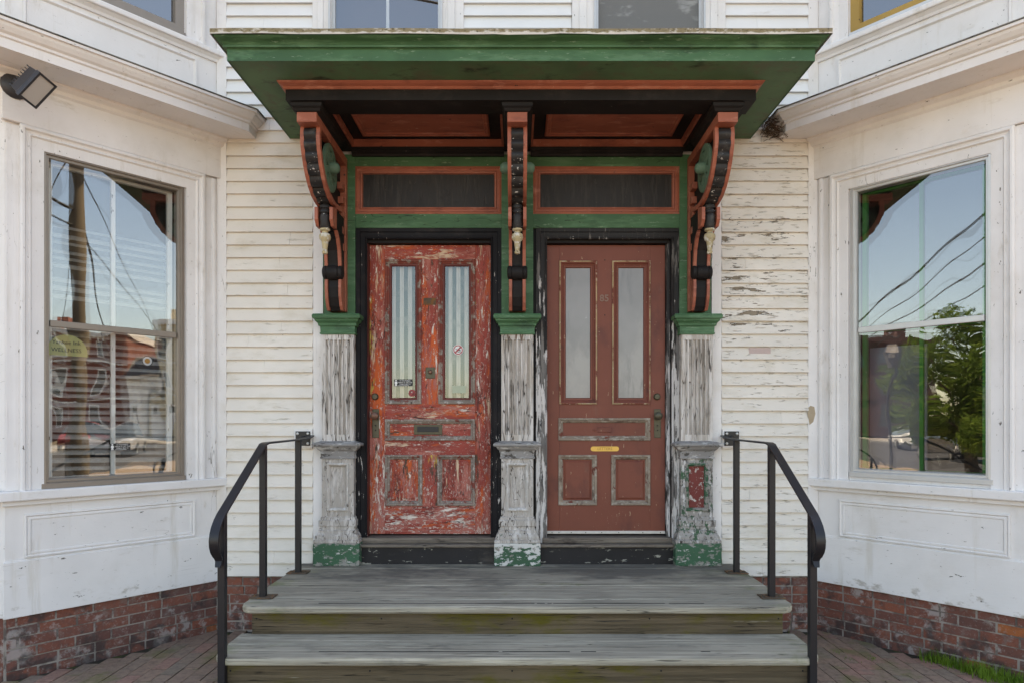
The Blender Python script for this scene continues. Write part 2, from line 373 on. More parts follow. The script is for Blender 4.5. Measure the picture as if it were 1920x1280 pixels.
def glass(name, refl, wav, tint=(0.9, 0.92, 0.93), sc=3.0, coords='obj'):
    M = Mat(name, coords)
    tr = M.nt.nodes.new('ShaderNodeBsdfTransparent')
    tr.inputs[0].default_value = (*tint, 1)
    gl = M.nt.nodes.new('ShaderNodeBsdfGlossy')
    gl.inputs['Roughness'].default_value = 0.0
    bp = M.nt.nodes.new('ShaderNodeBump')
    bp.inputs['Strength'].default_value = wav
    bp.inputs['Distance'].default_value = 0.01
    M.nt.links.new(M.noise(sc, (1, 1, 0.6), detail=0, rough=0.5), bp.inputs['Height'])
    M.nt.links.new(bp.outputs[0], gl.inputs['Normal'])
    fr = M.nt.nodes.new('ShaderNodeLayerWeight')
    fr.inputs['Blend'].default_value = 0.25
    f = M.math('MULTIPLY_ADD', fr.outputs['Fresnel'], 1.0 - refl, refl)
    mx = M.nt.nodes.new('ShaderNodeMixShader')
    M.put(mx.inputs[0], f)
    M.nt.links.new(tr.outputs[0], mx.inputs[1])
    M.nt.links.new(gl.outputs[0], mx.inputs[2])
    M.nt.links.new(mx.outputs[0], M.out.inputs['Surface'])
    return M.m
m['glass'] = glass('old_wavy_window_glass', 0.20, 0.13)
m['glass_inner'] = glass('inner_sash_glass', 0.10, 0.22, sc=4.6)
m['glass_ripple'] = glass('rippled_old_glass', 0.17, 0.13, sc=6.0)
m['glass_flat'] = glass('storm_window_glass', 0.25, 0.03)
m['glass_satin'] = paint('satin_papered_pane', (0.25, 0.24, 0.24), [((0.32, 0.305, 0.295), 0.48, 0.66, 2.2, (1, 1, 0.6)), ((0.19, 0.185, 0.19), 0.52, 0.66, 5, (1.4, 1, 0.25)), ((0.42, 0.41, 0.40), 0.66, 0.72, 16, (1, 1, 0.5))], var=0.1, rough=0.22, spec=0.5, bump=0.06)
m['glass_door'] = glass('door_glass', 0.09, 0.05, coords='pos')
def stripes():
    M = Mat('striped_curtain_cloth')
    x = M.math('MULTIPLY', M.axis('X'), 1.0 / 0.062)
    wob = M.math('MULTIPLY', M.noise(2, (1, 1, 0.3), detail=1), 0.12)
    f = M.math('FRACT', M.math('ADD', x, wob))
    k = M.mapr(f, 0.47, 0.53)
    c = M.mix(k, (0.060, 0.105, 0.080), (0.55, 0.53, 0.47))
    c = M.mix(M.mapr(M.noise(8, detail=3), 0.45, 0.9), c, (0.30, 0.30, 0.26))
    return M.done(c, 0.9, 0.1)
m['curtain'] = stripes()
m['frost'] = paint('papered_glass_backing', (0.40, 0.385, 0.385), [((0.50, 0.48, 0.47), 0.55, 0.7, 4, (1, 1, 0.5)), ((0.32, 0.31, 0.32), 0.58, 0.72, 6, (1, 1, 0.3))], var=0.08, rough=0.6, bump=0.1)
m['brass'] = plain('brass_plate', (0.62, 0.38, 0.10), 0.42, 0.6, 0.5, 0.1, 60)
m['bronze'] = plain('tarnished_bronze', (0.085, 0.075, 0.05), 0.45, 0.6, 0.5, 0.35, 40)
m['copper'] = plain('worn_brown_knob', (0.16, 0.075, 0.05), 0.4, 0.4, 0.5, 0.3, 40)
m['hole'] = plain('dark_hole', (0.008, 0.008, 0.008), 0.8)
m['numeral'] = plain('painted_over_numeral', (0.24, 0.135, 0.10), 0.5)
m['engrave'] = plain('engraved_lettering', (0.26, 0.15, 0.04), 0.5, 0.4)
m['gilt'] = paint('flaked_gilt_paint', (0.42, 0.34, 0.20), [((0.62, 0.58, 0.50), 0.5, 0.6, 28, (1, 1, 1)), ((0.14, 0.10, 0.06), 0.60, 0.65, 34, (1, 1, 1))], var=0.2, rough=0.6, bump=0.5)
m['roof_edge'] = paint('mossy_metal_edge', (0.58, 0.54, 0.48), [
    ((0.24, 0.19, 0.11), 0.42, 0.60, 40, (0.5, 1, 1), [('Z', 3.782, 3.80, 0.12), ('Z', 3.795, 3.778, -0.16)]),
    ((0.08, 0.065, 0.035), 0.52, 0.66, 70, (0.6, 1, 1), [('Z', 3.795, 3.782, -0.2)])], var=0.08, rough=0.7)
m['roof'] = plain('grey_roofing', (0.10, 0.095, 0.09), 0.9, 0, 0.2, 0.25, 20)
m['flash'] = paint('lead_flashing', (0.20, 0.19, 0.175), [((0.05, 0.045, 0.04), 0.5, 0.65, 12, (1, 1, 1))], var=0.2, rough=0.6)
m['flood'] = plain('bronze_lamp_housing', (0.045, 0.042, 0.045), 0.45, 0.3, 0.5, 0.3, 20)
m['lens'] = plain('dusty_lamp_lens', (0.50, 0.46, 0.42), 0.18, 0.0, 0.6, 0.06, 8)
m['stick_k'] = plain('black_sticker', (0.012, 0.012, 0.013), 0.4)
m['stick_w'] = plain('white_sticker_print', (0.75, 0.74, 0.72), 0.5)
m['stick_r'] = plain('red_sticker_print', (0.38, 0.05, 0.06), 0.5)
m['stick_y'] = plain('faded_yellow_sticker', (0.42, 0.40, 0.16), 0.6)
m['stick_g'] = plain('pale_green_notice', (0.42, 0.46, 0.34), 0.6)
m['stick_o'] = plain('orange_sticker_print', (0.55, 0.26, 0.04), 0.5)
m['twig'] = plain('dry_twig', (0.085, 0.055, 0.035), 0.9, 0, 0.1, 0.4, 60)
def leafy(name, a, b):
    M = Mat(name)
    c = M.mix(M.mapr(M.noise(5, detail=3), 0.3, 0.7), a, b)
    M.done(c, 0.6, 0.25)
    tl = M.nt.nodes.new('ShaderNodeBsdfTranslucent')
    M.put(tl.inputs[0], c)
    ad = M.nt.nodes.new('ShaderNodeMixShader')
    ad.inputs[0].default_value = 0.35
    M.nt.links.new(M.b.outputs[0], ad.inputs[1])
    M.nt.links.new(tl.outputs[0], ad.inputs[2])
    M.nt.links.new(ad.outputs[0], M.out.inputs['Surface'])
    return M.m
m['grass'] = leafy('grass_blade', (0.08, 0.17, 0.015), (0.20, 0.32, 0.035))
m['leaf'] = leafy('tree_leaf', (0.06, 0.12, 0.025), (0.19, 0.27, 0.055))
m['bark'] = plain('grey_bark', (0.11, 0.09, 0.07), 0.95, 0, 0.1, 0.3, 12)
m['pole'] = plain('weathered_pole_wood', (0.15, 0.12, 0.085), 0.9, 0, 0.1, 0.3, 3)
m['wire'] = plain('black_cable', (0.02, 0.02, 0.02), 0.6)
m['asphalt'] = plain('asphalt', (0.055, 0.055, 0.057), 0.9, 0, 0.2, 0.2, 30)
m['walkway'] = plain('concrete_walk', (0.26, 0.245, 0.225), 0.9, 0, 0.2, 0.15, 6)
m['ground'] = plain('ground_dirt', (0.15, 0.13, 0.10), 0.95, 0, 0.1, 0.2, 2)
m['house_red'] = plain('red_brick_wall', (0.20, 0.078, 0.058), 0.9, 0, 0.2, 0.15, 8)
m['house_brown'] = plain('brown_brick_wall', (0.10, 0.06, 0.06), 0.9, 0, 0.2, 0.15, 8)
m['house_cream'] = plain('cream_painted_wall', (0.55, 0.47, 0.33), 0.8, 0, 0.2, 0.08, 4)
m['house_white'] = plain('white_painted_wall', (0.72, 0.70, 0.67), 0.8, 0, 0.2, 0.06, 4)
m['pane_far'] = plain('dark_far_pane', (0.04, 0.05, 0.06), 0.1, 0, 0.6)
m['car_white'] = plain('white_car_paint', (0.75, 0.75, 0.74), 0.2, 0, 0.6, 0.03)
m['car_dark'] = plain('dark_car_paint', (0.03, 0.033, 0.04), 0.2, 0, 0.6, 0.05)
m['car_red'] = plain('red_car_paint', (0.30, 0.03, 0.03), 0.2, 0, 0.6, 0.05)
m['car_silver'] = plain('silver_car_paint', (0.45, 0.45, 0.46), 0.25, 0.4, 0.6, 0.03)
m['rubber'] = plain('tyre_rubber', (0.02, 0.02, 0.02), 0.8)
m['chrome'] = plain('wheel_metal', (0.5, 0.5, 0.5), 0.3, 0.9)

# ------------------------------------------------------------------ geometry helpers
DK = 1.19                                 # ratio of depth to the first survey of canopy, steps and bays
DEEP = set()
class MB:
    def __init__(s):
        s.v, s.f = [], []
    def add(s, vs_, fs_):
        o = len(s.v)
        s.v += [tuple(v) for v in vs_]
        s.f += [tuple(i + o for i in f) for f in fs_]
        return s
    def box(s, x0, x1, y0, y1, z0, z1):
        x0, x1 = sorted((x0, x1)); y0, y1 = sorted((y0, y1)); z0, z1 = sorted((z0, z1))
        return s.add([(x0, y0, z0), (x1, y0, z0), (x1, y1, z0), (x0, y1, z0), (x0, y0, z1), (x1, y0, z1), (x1, y1, z1), (x0, y1, z1)],
                     [(0, 3, 2, 1), (4, 5, 6, 7), (0, 1, 5, 4), (1, 2, 6, 5), (2, 3, 7, 6), (3, 0, 4, 7)])
    def obox(s, c, ax, half):
        c = Vector(c); a = [Vector(k).normalized() for k in ax]
        vs_ = [c + a[0] * half[0] * i + a[1] * half[1] * j + a[2] * half[2] * k for k in (-1, 1) for i, j in ((-1, -1), (1, -1), (1, 1), (-1, 1))]
        return s.add(vs_, [(0, 3, 2, 1), (4, 5, 6, 7), (0, 1, 5, 4), (1, 2, 6, 5), (2, 3, 7, 6), (3, 0, 4, 7)])
    def loft(s, rings, closed=True, cap=True):
        n = len(rings[0]); vs_ = [p for r in rings for p in r]; fs_ = []
        for i in range(len(rings) - 1):
            for j in range(n if closed else n - 1):
                a, b = i * n + j, i * n + (j + 1) % n
                fs_.append((a, b, b + n, a + n))
        if cap and closed:
            fs_.append(tuple(range(n - 1, -1, -1)))
            fs_.append(tuple(range((len(rings) - 1) * n, len(rings) * n)))
        return s.add(vs_, fs_)
    def frame(s, x0, x1, z0, z1, prof, y, u=False):
        """moulding round a rectangle: prof = (inset, proud) points; u: no bottom side"""
        rings = []
        for a, b in prof:
            rings.append([(x0 + a, y - b, z0 + (0 if u else a)), (x0 + a, y - b, z1 - a), (x1 - a, y - b, z1 - a), (x1 - a, y - b, z0 + (0 if u else a))])
        return s.loft(rings, closed=not u, cap=False)
    def stack(s, x0, x1, y0, y1, prof):
        """rectangular footprint grown outward by prof = (out, z) points, capped"""
        return s.loft([[(x0 - o, y0 - o, z), (x1 + o, y0 - o, z), (x1 + o, y1, z), (x0 - o, y1, z)] for o, z in prof])
    def plan(s, path, prof):
        """sweep prof = (out, z) along an open plan path, mitred; out is to the right of travel"""
        P = [Vector(p) for p in path]; nrm = []
        for i in range(len(P) - 1):
            d = (P[i + 1] - P[i]).normalized(); nrm.append(Vector((d.y, -d.x)))
        offs = []
        for i in range(len(P)):
            if i == 0: offs.append(nrm[0])
            elif i == len(P) - 1: offs.append(nrm[-1])
            else:
                b = nrm[i - 1] + nrm[i]
                offs.append(b * (2.0 / b.length_squared))
        return s.loft([[(p.x + o.x * a, p.y + o.y * a, z) for p, o in zip(P, offs)] for a, z in prof], closed=False)
    def prism(s, poly, a0, a1, axis='x'):
        """polygon (p, q) extruded along an axis: x -> (y, z), y -> (x, z), z -> (x, y)"""
        def pt(p, a):
            return {'x': (a, p[0], p[1]), 'y': (p[0], a, p[1]), 'z': (p[0], p[1], a)}[axis]
        return s.loft([[pt(p, a0) for p in poly], [pt(p, a1) for p in poly]])
    def lathe(s, c, prof, axis='z', n=16):
        c = Vector(c); rings = []
        for r, h in prof:
            ring = []
            for k in range(n):
                t = 2 * math.pi * k / n
                p, q = r * math.cos(t), r * math.sin(t)
                ring.append(c + Vector({'z': (p, q, h), 'x': (h, p, q), 'y': (p, h, q)}[axis]))
            rings.append(ring)
        return s.loft(rings)
    def tube(s, pts, r, n=6, r1=None):
        P = [Vector(p) for p in pts]; rings = []
        for i, p in enumerate(P):
            d = (P[min(i + 1, len(P) - 1)] - P[max(i - 1, 0)]).normalized()
            a = d.cross(Vector((0, 0, 1)) if abs(d.z) < 0.9 else Vector((1, 0, 0))).normalized(); b = d.cross(a)
            rr = r if r1 is None else r + (r1 - r) * i / (len(P) - 1)
            rings.append([p + (a * math.cos(2 * math.pi * k / n) + b * math.sin(2 * math.pi * k / n)) * rr for k in range(n)])
        return s.loft(rings)
    def mesh(s, name, mat):
        me = bpy.data.meshes.new(name)
        me.from_pydata(s.v, [], s.f)
        bm = bmesh.new(); bm.from_mesh(me)
        bmesh.ops.recalc_face_normals(bm, faces=bm.faces)
        bm.to_mesh(me); bm.free()
        me.materials.append(mat if not isinstance(mat, str) else m[mat])
        return me
    def build(s, name, mat, parent=None, smooth=False, bevel=0.0, local=False, yc=None):
        if parent is not None and root_of(parent) in DEEP:
            s.v = [(a, b * DK, c) if yc is None else (a, b + yc * (DK - 1), c) for a, b, c in s.v]
        if parent is not None and not local:
            inv = root_of(parent).matrix_basis.inverted()
            s.v = [tuple(inv @ Vector(v)) for v in s.v]
        me = s.mesh(name, mat)
        o = bpy.data.objects.new(name, me)
        COL.objects.link(o)
        o.parent = parent
        if smooth:
            for p in me.polygons: p.use_smooth = True
            try: me.set_sharp_from_angle(angle=R(38))
            except Exception: pass
        if bevel:
            bv = o.modifiers.new('edge', 'BEVEL'); bv.width = bevel; bv.segments = 2; bv.limit_method = 'ANGLE'; bv.angle_limit = R(40)
        return o
def root_of(o):
    while o.parent is not None: o = o.parent
    return o
def tag(o, label, cat, group=None, kind=None):
    o['label'] = label
    if cat: o['category'] = cat
    if group: o['group'] = group
    if kind: o['kind'] = kind
    return o
def thing(name, label, cat, loc=(0, 0, 0), rz=0.0, group=None, kind=None):
    o = bpy.data.objects.new(name, None)
    o.empty_display_size = 0.1
    COL.objects.link(o)
    o.matrix_basis = Matrix.Translation(loc) @ Matrix.Rotation(rz, 4, 'Z')
    return tag(o, label, cat, group, kind)
def inst(name, me, parent, loc, rot=(0, 0, 0), scale=(1, 1, 1)):
    o = bpy.data.objects.new(name, me)
    COL.objects.link(o)
    o.parent = parent
    o.location, o.rotation_euler, o.scale = loc, rot, scale
    return o
def copy_tree(o, parent=None):
    c = o.copy(); COL.objects.link(c); c.parent = parent
    for ch in list(o.children): copy_tree(ch, c)
    return c
def B(): return MB()
def arc(n, a0, a1): return [R(a0 + (a1 - a0) * i / n) for i in range(n + 1)]
def text_mesh(name, body, size, mat, parent, loc, rot=(R(90), 0, 0), depth=0.0006, align='CENTER', local=False, bold=0.0):
    cu = bpy.data.curves.new(name, 'FONT')
    cu.body, cu.size, cu.align_x, cu.align_y, cu.extrude, cu.offset = body, size, align, 'CENTER', depth, bold
    cu.resolution_u = 3
    tmp = bpy.data.objects.new(name + '_curve', cu)
    COL.objects.link(tmp)
    dg = bpy.context.evaluated_depsgraph_get(); dg.update()
    me = bpy.data.meshes.new_from_object(tmp.evaluated_get(dg))
    me.name = name
    bpy.data.objects.remove(tmp); bpy.data.curves.remove(cu)
    me.materials.clear(); me.materials.append(m[mat])
    o = bpy.data.objects.new(name, me); COL.objects.link(o); o.parent = parent
    mt = Matrix.Translation(loc) @ Matrix.Rotation(rot[2], 4, 'Z') @ Matrix.Rotation(rot[0], 4, 'X')
    if parent is not None and not local: mt = root_of(parent).matrix_basis.inverted() @ mt
    o.matrix_basis = mt
    return o

# ------------------------------------------------------------------ ground, street
g = B().box(-400, 400, -400, 60, -0.30, -0.10).build('ground', 'ground')
tag(g, 'flat ground of the neighbourhood', None, kind='structure')
g = B().box(-120, 120, -17.0, -7.2, -0.099, -0.095).build('road', 'asphalt')
tag(g, 'asphalt road across from the house', None, kind='structure')
g = B().box(-120, 120, -21.0, -17.0, -0.20, -0.004).build('far_pavement', 'walkway')
tag(g, 'concrete pavement on the far side of the road', None, kind='structure')
pav = thing('brick_pavement', 'worn brown brick pavement around the wooden steps', None, (0, 0, 0), kind='structure')
B().box(-120, 120, -7.2, 1.0, -0.2, -0.012).build('paving_bed', 'soil', pav)
# outer pavement beyond the separately laid bricks
B().box(-120, -3.5, -7.2, 0.5, -0.02, -0.004).build('far_paving', 'paver', pav)
B().box(3.5, 120, -7.2, 0.5, -0.02, -0.004).build('far_paving', 'paver', pav)
B().box(-3.49, 3.49, -7.2, -2.05, -0.02, -0.004).build('far_paving', 'paver', pav)
pv = B().box(-0.0465, 0.0465, -0.0965, 0.0965, -0.05, 0.0)
pvm = pv.mesh('brick', 'paver')
def in_bay(x, y):
    ax = abs(x)
    return ax > 2.20 and y > -(min(ax, 3.085) - 2.235) * 1.19 - 0.02
n_pv = 0
for i in range(-38, 39):
    x = i * 0.0985
    for j in range(11):
        y = -2.0 + (0.1 if i % 2 else 0.0) + j * 0.2
        if y > -0.02 or in_bay(x, y) or abs(x) < 1.45 or abs(x) > 3.4 or y < -1.95: continue
        if abs(x) < 1.55 and y > -1.5: continue
        inst('brick', pvm, pav, (x + random.uniform(-.0012, .0012), y + random.uniform(-.002, .002), random.uniform(-.003, .003)),
             (random.uniform(-.008, .008), random.uniform(-.01, .01), random.uniform(-.008, .008)))
        n_pv += 1

# ------------------------------------------------------------------ house body behind the front
BC, BX, BT = 2.235, 0.85, 1.0115                    # bay: where it leaves the wall, how far it comes forward
hs = thing('house', 'tall white clapboard house front above and behind the porch', 'house', (0, 0.3, 0))
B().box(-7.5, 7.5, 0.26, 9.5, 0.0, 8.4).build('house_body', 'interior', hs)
B().prism([(-8.0, 8.4), (8.0, 8.4), (0, 10.6)], -0.3, 9.8, 'y').build('roof', 'roof', hs)
B().box(-2.3, 2.3, 0.01, 0.25, 4.95, 8.4).build('upper_wall', 'clap', hs)
for s in (-1, 1):
    B().box(s * 5.46, s * 7.5, 0.0, 0.25, 0.4, 8.4).build('side_wall', 'clap', hs)
    B().box(s * 5.46, s * 7.5, 0.02, 0.25, 0.0, 0.4).build('side_foundation', 'brick', hs)

# ------------------------------------------------------------------ clapboard wall between the bays
wl = thing('clapboard_wall', 'white clapboard wall of narrow boards between the two bay windows', 'wall', (0, 0, 0.41))
XL0, XL1 = X(427), X(588)
EXP, Z0 = 0.0949, 0.412
def boards(x0, x1, za, zb, mat, z00=Z0):
    L = x1 - x0
    b = B().prism([(0.0, 0.006), (-0.010, 0.006), (-0.014, 0.0), (-0.029, 0.0), (-0.029, 0.003), (-0.007, EXP + 0.0055), (0.0, EXP + 0.0055)], 0, L, 'x')
    me = b.mesh('clapboard', mat)
    k = int(math.floor((za - z00) / EXP))
    while z00 + k * EXP < zb:
        cut = random.uniform(.25, .75) if random.random() < .22 else 1.0
        for f0, f1 in ((0.0, cut), (cut, 1.0)):
            if f1 - f0 < .01: continue
            inst('clapboard', me, wl, (x0 + L * f0 + (.0012 if f0 else 0), random.uniform(-.0022, .0004), z00 + k * EXP - 0.41 + random.uniform(-.0015, .0015)),
                 (random.uniform(-.012, .012), random.uniform(-.0012, .0012), 0), (f1 - f0 - (.002 if f0 else 0), 1, 1))
        k += 1
boards(XL0, XL1, 0.412, 3.70, 'clap')
boards(-XL1, -XL0, 0.412, 3.70, 'clap_peel')
boards(XL0, XL1, 3.74, 4.95, 'clap_up')
boards(-XL1, -XL0, 3.74, 4.95, 'clap_up')
boards(-0.40, 0.405, 4.0, 4.95, 'clap_up')
B().box(-2.30, -1.50, 0.003, 0.25, 0.40, 4.95).build('sheathing', 'trim', wl)
B().box(1.50, 2.30, 0.003, 0.25, 0.40, 4.95).build('sheathing', 'trim', wl)
B().box(-1.50, 1.50, 0.003, 0.25, 3.55, 4.05).build('sheathing', 'trim', wl)
B().box(-0.42, 0.42, 0.003, 0.25, 4.05, 4.95).build('sheathing', 'trim', wl)
for s in (-1, 1):
    B().box(s * 1.525, s * 1.452, -0.022, 0.003, 0.49, 3.69).build('corner_board', 'trim', wl)
    B().box(s * 2.172, s * 2.243, -0.026, 0.01, 0.40, 4.95).build('corner_board', 'trim', wl)
    B().box(s * 2.172, s * 1.525, -0.020, 0.003, 3.64, 3.665).build('head_board', 'trim', wl)
# small patched board on the flaking side
B().box(X(1403), X(1443), -0.021, -0.012, Z(664), Z(652)).build('patch', plain('bare_pinkish_patch', (0.52, 0.40, 0.37), 0.8), wl)
pp = [(X(1512), Z(764)), (X(1517), Z(760)), (X(1524), Z(762)), (X(1526), Z(775)), (X(1522), Z(790)), (X(1515), Z(796)), (X(1513), Z(784)), (X(1511), Z(774))]
B().prism(pp, -0.0268, -0.024, 'y').build('bare_patch', plain('bare_tan_wood', (0.42, 0.33, 0.23), 0.9), wl)
# brick footing under the clapboards
bk = B().box(-0.099, 0.099, -0.012, 0.05, -0.0295, 0.0295)
brick_full = bk.mesh('brick', 'brick')
bk = B().box(-0.046, 0.046, -0.012, 0.05, -0.0295, 0.0295)
brick_half = bk.mesh('brick', 'brick')
def lay(parent, u0, u1, y, zb, nc, s=1, flip=False):
    """courses of bricks with recessed joints in the parent's own frame"""
    ch = 0.0665
    for c in range(nc):
        u = u0 - (0.0 if c % 2 else 0.105) + random.uniform(-.01, .01)
        z = zb + (c + 0.5) * ch
        while u < u1:
            half = random.random() < 0.16
            w = 0.104 if half else 0.2105
            a, b = max(u, u0), min(u + w, u1)
            if b - a > 0.035:
                me = brick_half if half else brick_full
                full = 0.092 if half else 0.198
                inst('brick', me, parent, (s * (a + b) / 2, y + random.uniform(-.003, .003), z + random.uniform(-.0015, .0015)),
                     (random.uniform(-.01, .01), random.uniform(-.008, .008), random.uniform(-.01, .01)), ((b - a - random.uniform(.010, .016)) / full, 1, random.uniform(.92, 1.0)))
            u += w
for s in (-1, 1):
    B().box(s * 1.40, s * 2.26, -0.0035, 0.2, -0.1, 0.405).build('mortar', 'mortar', wl)
lw = thing('brick_footing', 'short strip of red brick footing below the clapboards beside the peeling door', 'footing', (0, 0, 0))
lay(lw, 1.42, 2.25, 0.004, 0.003, 6, -1)
lw = thing('brick_footing', 'short strip of red brick footing below the flaking clapboards', 'footing', (0, 0, 0))
lay(lw, 1.42, 2.25, 0.004, 0.003, 6, 1)

# ------------------------------------------------------------------ windows over the canopy
def upper_window(name, label, x0, x1, screen):
    t = thing(name, label, 'window', ((x0 + x1) / 2, 0, 4.0), group='windows above the canopy')
    g0, g1 = x0 + 0.135, x1 - 0.17 if not screen else x1 - 0.165
    if screen: g0 = x0 + 0.175
    B().box(x0 - 0.02, x1 + 0.02, -0.09, 0.05, 4.02, 4.08).build('sill', 'trim', t)
    for a, b in ((x0, g0), (g1, x1)):
        c = B().box(a, b, -0.035, 0.02, 4.08, 5.6).build('casing', 'trim', t, bevel=0.003)
        w = (b - a)
        B().box(a + w * .30, a + w * .62, -0.046, -0.034, 4.08, 5.6).build('moulding', 'trim', c, bevel=0.004)
        B().box(a if a > x0 else b - 0.012, a + 0.012 if a > x0 else b, -0.05, -0.034, 4.08, 5.6).build('stop', 'alu_pale', c)
    B().box(x0, x1, -0.04, 0.02, 5.6, 5.75).build('head_casing', 'trim', t)
    sm = 'alu_pale'
    f = B().frame(g0, g1, 4.08, 5.6, [(0, 0), (0, 0.02), (0.025, 0.02), (0.025, 0)], 0.02).build('sash', sm, t)
    B().box((g0 + g1) / 2 - 0.011, (g0 + g1) / 2 + 0.011, 0.045, 0.065, 4.1, 5.6).build('muntin', 'sash_white', f)
    B().add([(g0 + .02, 0.018, 4.09), (g1 - .02, 0.018, 4.09), (g1 - .02, 0.018, 5.59), (g0 + .02, 0.018, 5.59)], [(0, 1, 2, 3)]).build('pane', 'glass_flat' if not screen else 'screen', t)
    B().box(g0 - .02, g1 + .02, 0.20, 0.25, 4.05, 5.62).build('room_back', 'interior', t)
def screen_mat():
    M = Mat('grey_insect_screen')
    wv = M.math('ADD', M.math('SINE', M.math('MULTIPLY', M.axis('X'), 900.0)), M.math('SINE', M.math('MULTIPLY', M.axis('Z'), 900.0)))
    c = M.mix(M.mapr(wv, -1.2, 1.2), (0.10, 0.10, 0.095), (0.23, 0.225, 0.215))
    c = M.mix(M.mapr(M.noise(5, (1, 1, 2), detail=3), 0.55, 0.7), c, (0.30, 0.30, 0.29))
    return M.done(c, 0.6, 0.3)
m['screen'] = screen_mat()
upper_window('sash_window', 'window mirroring blue sky above the canopy over the peeling red door', X(588), X(870), False)
upper_window('sash_window', 'window with grey insect screen above the canopy over the maroon door', X(1072), X(1358), True)

# ------------------------------------------------------------------ canted bays
BANG = math.atan(1.19)
def bay(s, label, wlabel, frame_mat, sash_mat, zt, zm, zb, upper_sash):
    L = 1.202
    UK = 1.0992                          # length along the canted face per surveyed unit
    t = thing('bay_window', label, 'bay window', (s * BC, 0, 0), -s * BANG)
    E = lambda u: s * u * UK
    bx = lambda u0, u1, y0, y1, z0, z1: B().box(E(u0), E(u1), y0, y1, z0, z1)
    def mk(b, name, mat, par=t, **k): return b.build(name, mat, par, local=True, **k)
    UA, UB = 0.238, 1.032
    # carcass boards round the opening
    mk(bx(-0.02, UA, 0.0, 0.05, 0.38, 6.6), 'wall_board', 'bay_v')
    mk(bx(UB, L, 0.0, 0.05, 0.38, 6.6), 'wall_board', 'bay_v')
    mk(bx(UA, UB, 0.0, 0.05, 0.38, zb - 0.03), 'wall_board', 'bay')
    mk(bx(UA, UB, 0.0, 0.05, zt, 4.36), 'wall_board', 'bay')
    mk(bx(UA, UB, 0.0, 0.05, 6.2, 6.6), 'wall_board', 'bay')
    # skirt, panel, sill
    mk(bx(-0.012, L + 0.01, -0.016, 0.0, 0.375, 0.716), 'skirt_board', 'bay', bevel=0.004)
    mk(bx(-0.008, L + 0.004, -0.006, 0.0, 0.712, 0.726), 'skirt_bead', 'bay', bevel=0.003)
    pn = mk(B().frame(min(E(0.165), E(1.115)), max(E(0.165), E(1.115)), 0.728, 0.997,
                      [(0, 0), (0, .012), (.010, .015), (.018, .006), (.026, .010), (.034, .010), (.044, -.008)], 0.0), 'panel_moulding', 'bay')
    mk(bx(0.20, 1.08, -0.004, 0.0, 0.762, 0.963), 'panel', 'bay', pn)
    mk(bx(-0.03, L + 0.04, -0.065, 0.03, 1.085, 1.145), 'sill', 'bay', bevel=0.008)
    mk(bx(-0.015, L + 0.02, -0.030, 0.0, 1.055, 1.085), 'sill_apron', 'bay', bevel=0.004)
    # corner strips
    mk(bx(0.004, 0.105, -0.014, 0.0, 1.145, 3.36), 'corner_strip', 'bay_v', bevel=0.003)
    mk(B().lathe((E(0.045), -0.010, 0), [(0.020, 1.145), (0.020, 3.36)], n=12), 'colonnette', 'bay_v', smooth=True)
    mk(bx(1.135, 1.20, -0.014, 0.0, 1.145, 3.36), 'corner_strip', 'bay_v', bevel=0.003)
    # casing
    x0, x1 = sorted((E(0.112), E(1.140)))
    mk(B().frame(x0, x1, 1.145, zt + 0.115, [(0, 0), (0, .040), (.010, .046), (.022, .046), (.030, .030), (.044, .026), (.054, .034), (.062, .020), (.128, .020), (.128, -.05)], 0.0, u=True), 'casing', 'bay_v')
    # frieze and bed moulding
    mk(bx(0.0, L + 0.02, -0.034, 0.0, zt + 0.118, 3.64), 'frieze_board', 'bay', bevel=0.004)
    mk(B().prism([(-0.034, 3.60), (-0.050, 3.612), (-0.055, 3.635), (-0.085, 3.655), (-0.085, 3.668), (0, 3.668)], E(-0.02), E(L + 0.04), 'x'), 'bed_moulding', 'bay')
    # window: aluminium storm frame, wooden sash behind, panes
    w = mk(B().frame(min(E(UA), E(UB)), max(E(UA), E(UB)), zb - 0.03, zt, [(0, -.045), (0, .012), (.022, .016), (.026, .002), (.040, .002), (.044, -.012), (.050, -.045)], 0.0), 'window', frame_mat)
    w['label'] = wlabel
    mk(bx(UA + .045, UB - .045, 0.004, 0.030, zm - 0.020, zm + 0.020), 'meeting_rail', frame_mat, w, bevel=0.003)
    mk(bx(UA - .004, UB + .004, -0.022, 0.02, zb - 0.045, zb - 0.012), 'storm_sill', frame_mat, w, bevel=0.003)
    ga, gb = UA + .046, UB - .046
    sf = mk(B().frame(min(E(ga), E(gb)), max(E(ga), E(gb)), zb - 0.01, zt - .03, [(0, 0), (.028, 0), (.032, -.03), (0, -.03)], 0.072), 'sash', sash_mat, w)
    mk(bx((ga + gb) / 2 - .011, (ga + gb) / 2 + .011, 0.075, 0.10, zb, zt - .03), 'muntin', sash_mat, sf)
    mk(bx(ga, gb, 0.074, 0.104, zm - .022, zm + .022), 'sash_rail', sash_mat, sf)
    for za, zc, nm in ((zb - 0.005, zm - .018, 0), (zm + .018, zt - .035, 1)):
        pane = B().add([(E(ga), 0.018 - .008 * nm, za), (E(gb), 0.018 - .008 * nm, za), (E(gb), 0.018 - .008 * nm, zc), (E(ga), 0.018 - .008 * nm, zc)], [(0, 1, 2, 3)])
        mk(pane, 'pane', 'glass' if nm else 'glass_ripple', w)
        inner = B().add([(E(ga), 0.0865 + .004 * nm, za), (E(gb), 0.0885 + .004 * nm, za), (E(gb), 0.0885 + .004 * nm, zc), (E(ga), 0.0865 + .004 * nm, zc)], [(0, 1, 2, 3)])
        mk(inner, 'inner_pane', 'glass_inner', sf)
    # bricks
    mk(bx(-0.02, L, 0.0145, 0.08, -0.1, 0.38), 'mortar', 'mortar')
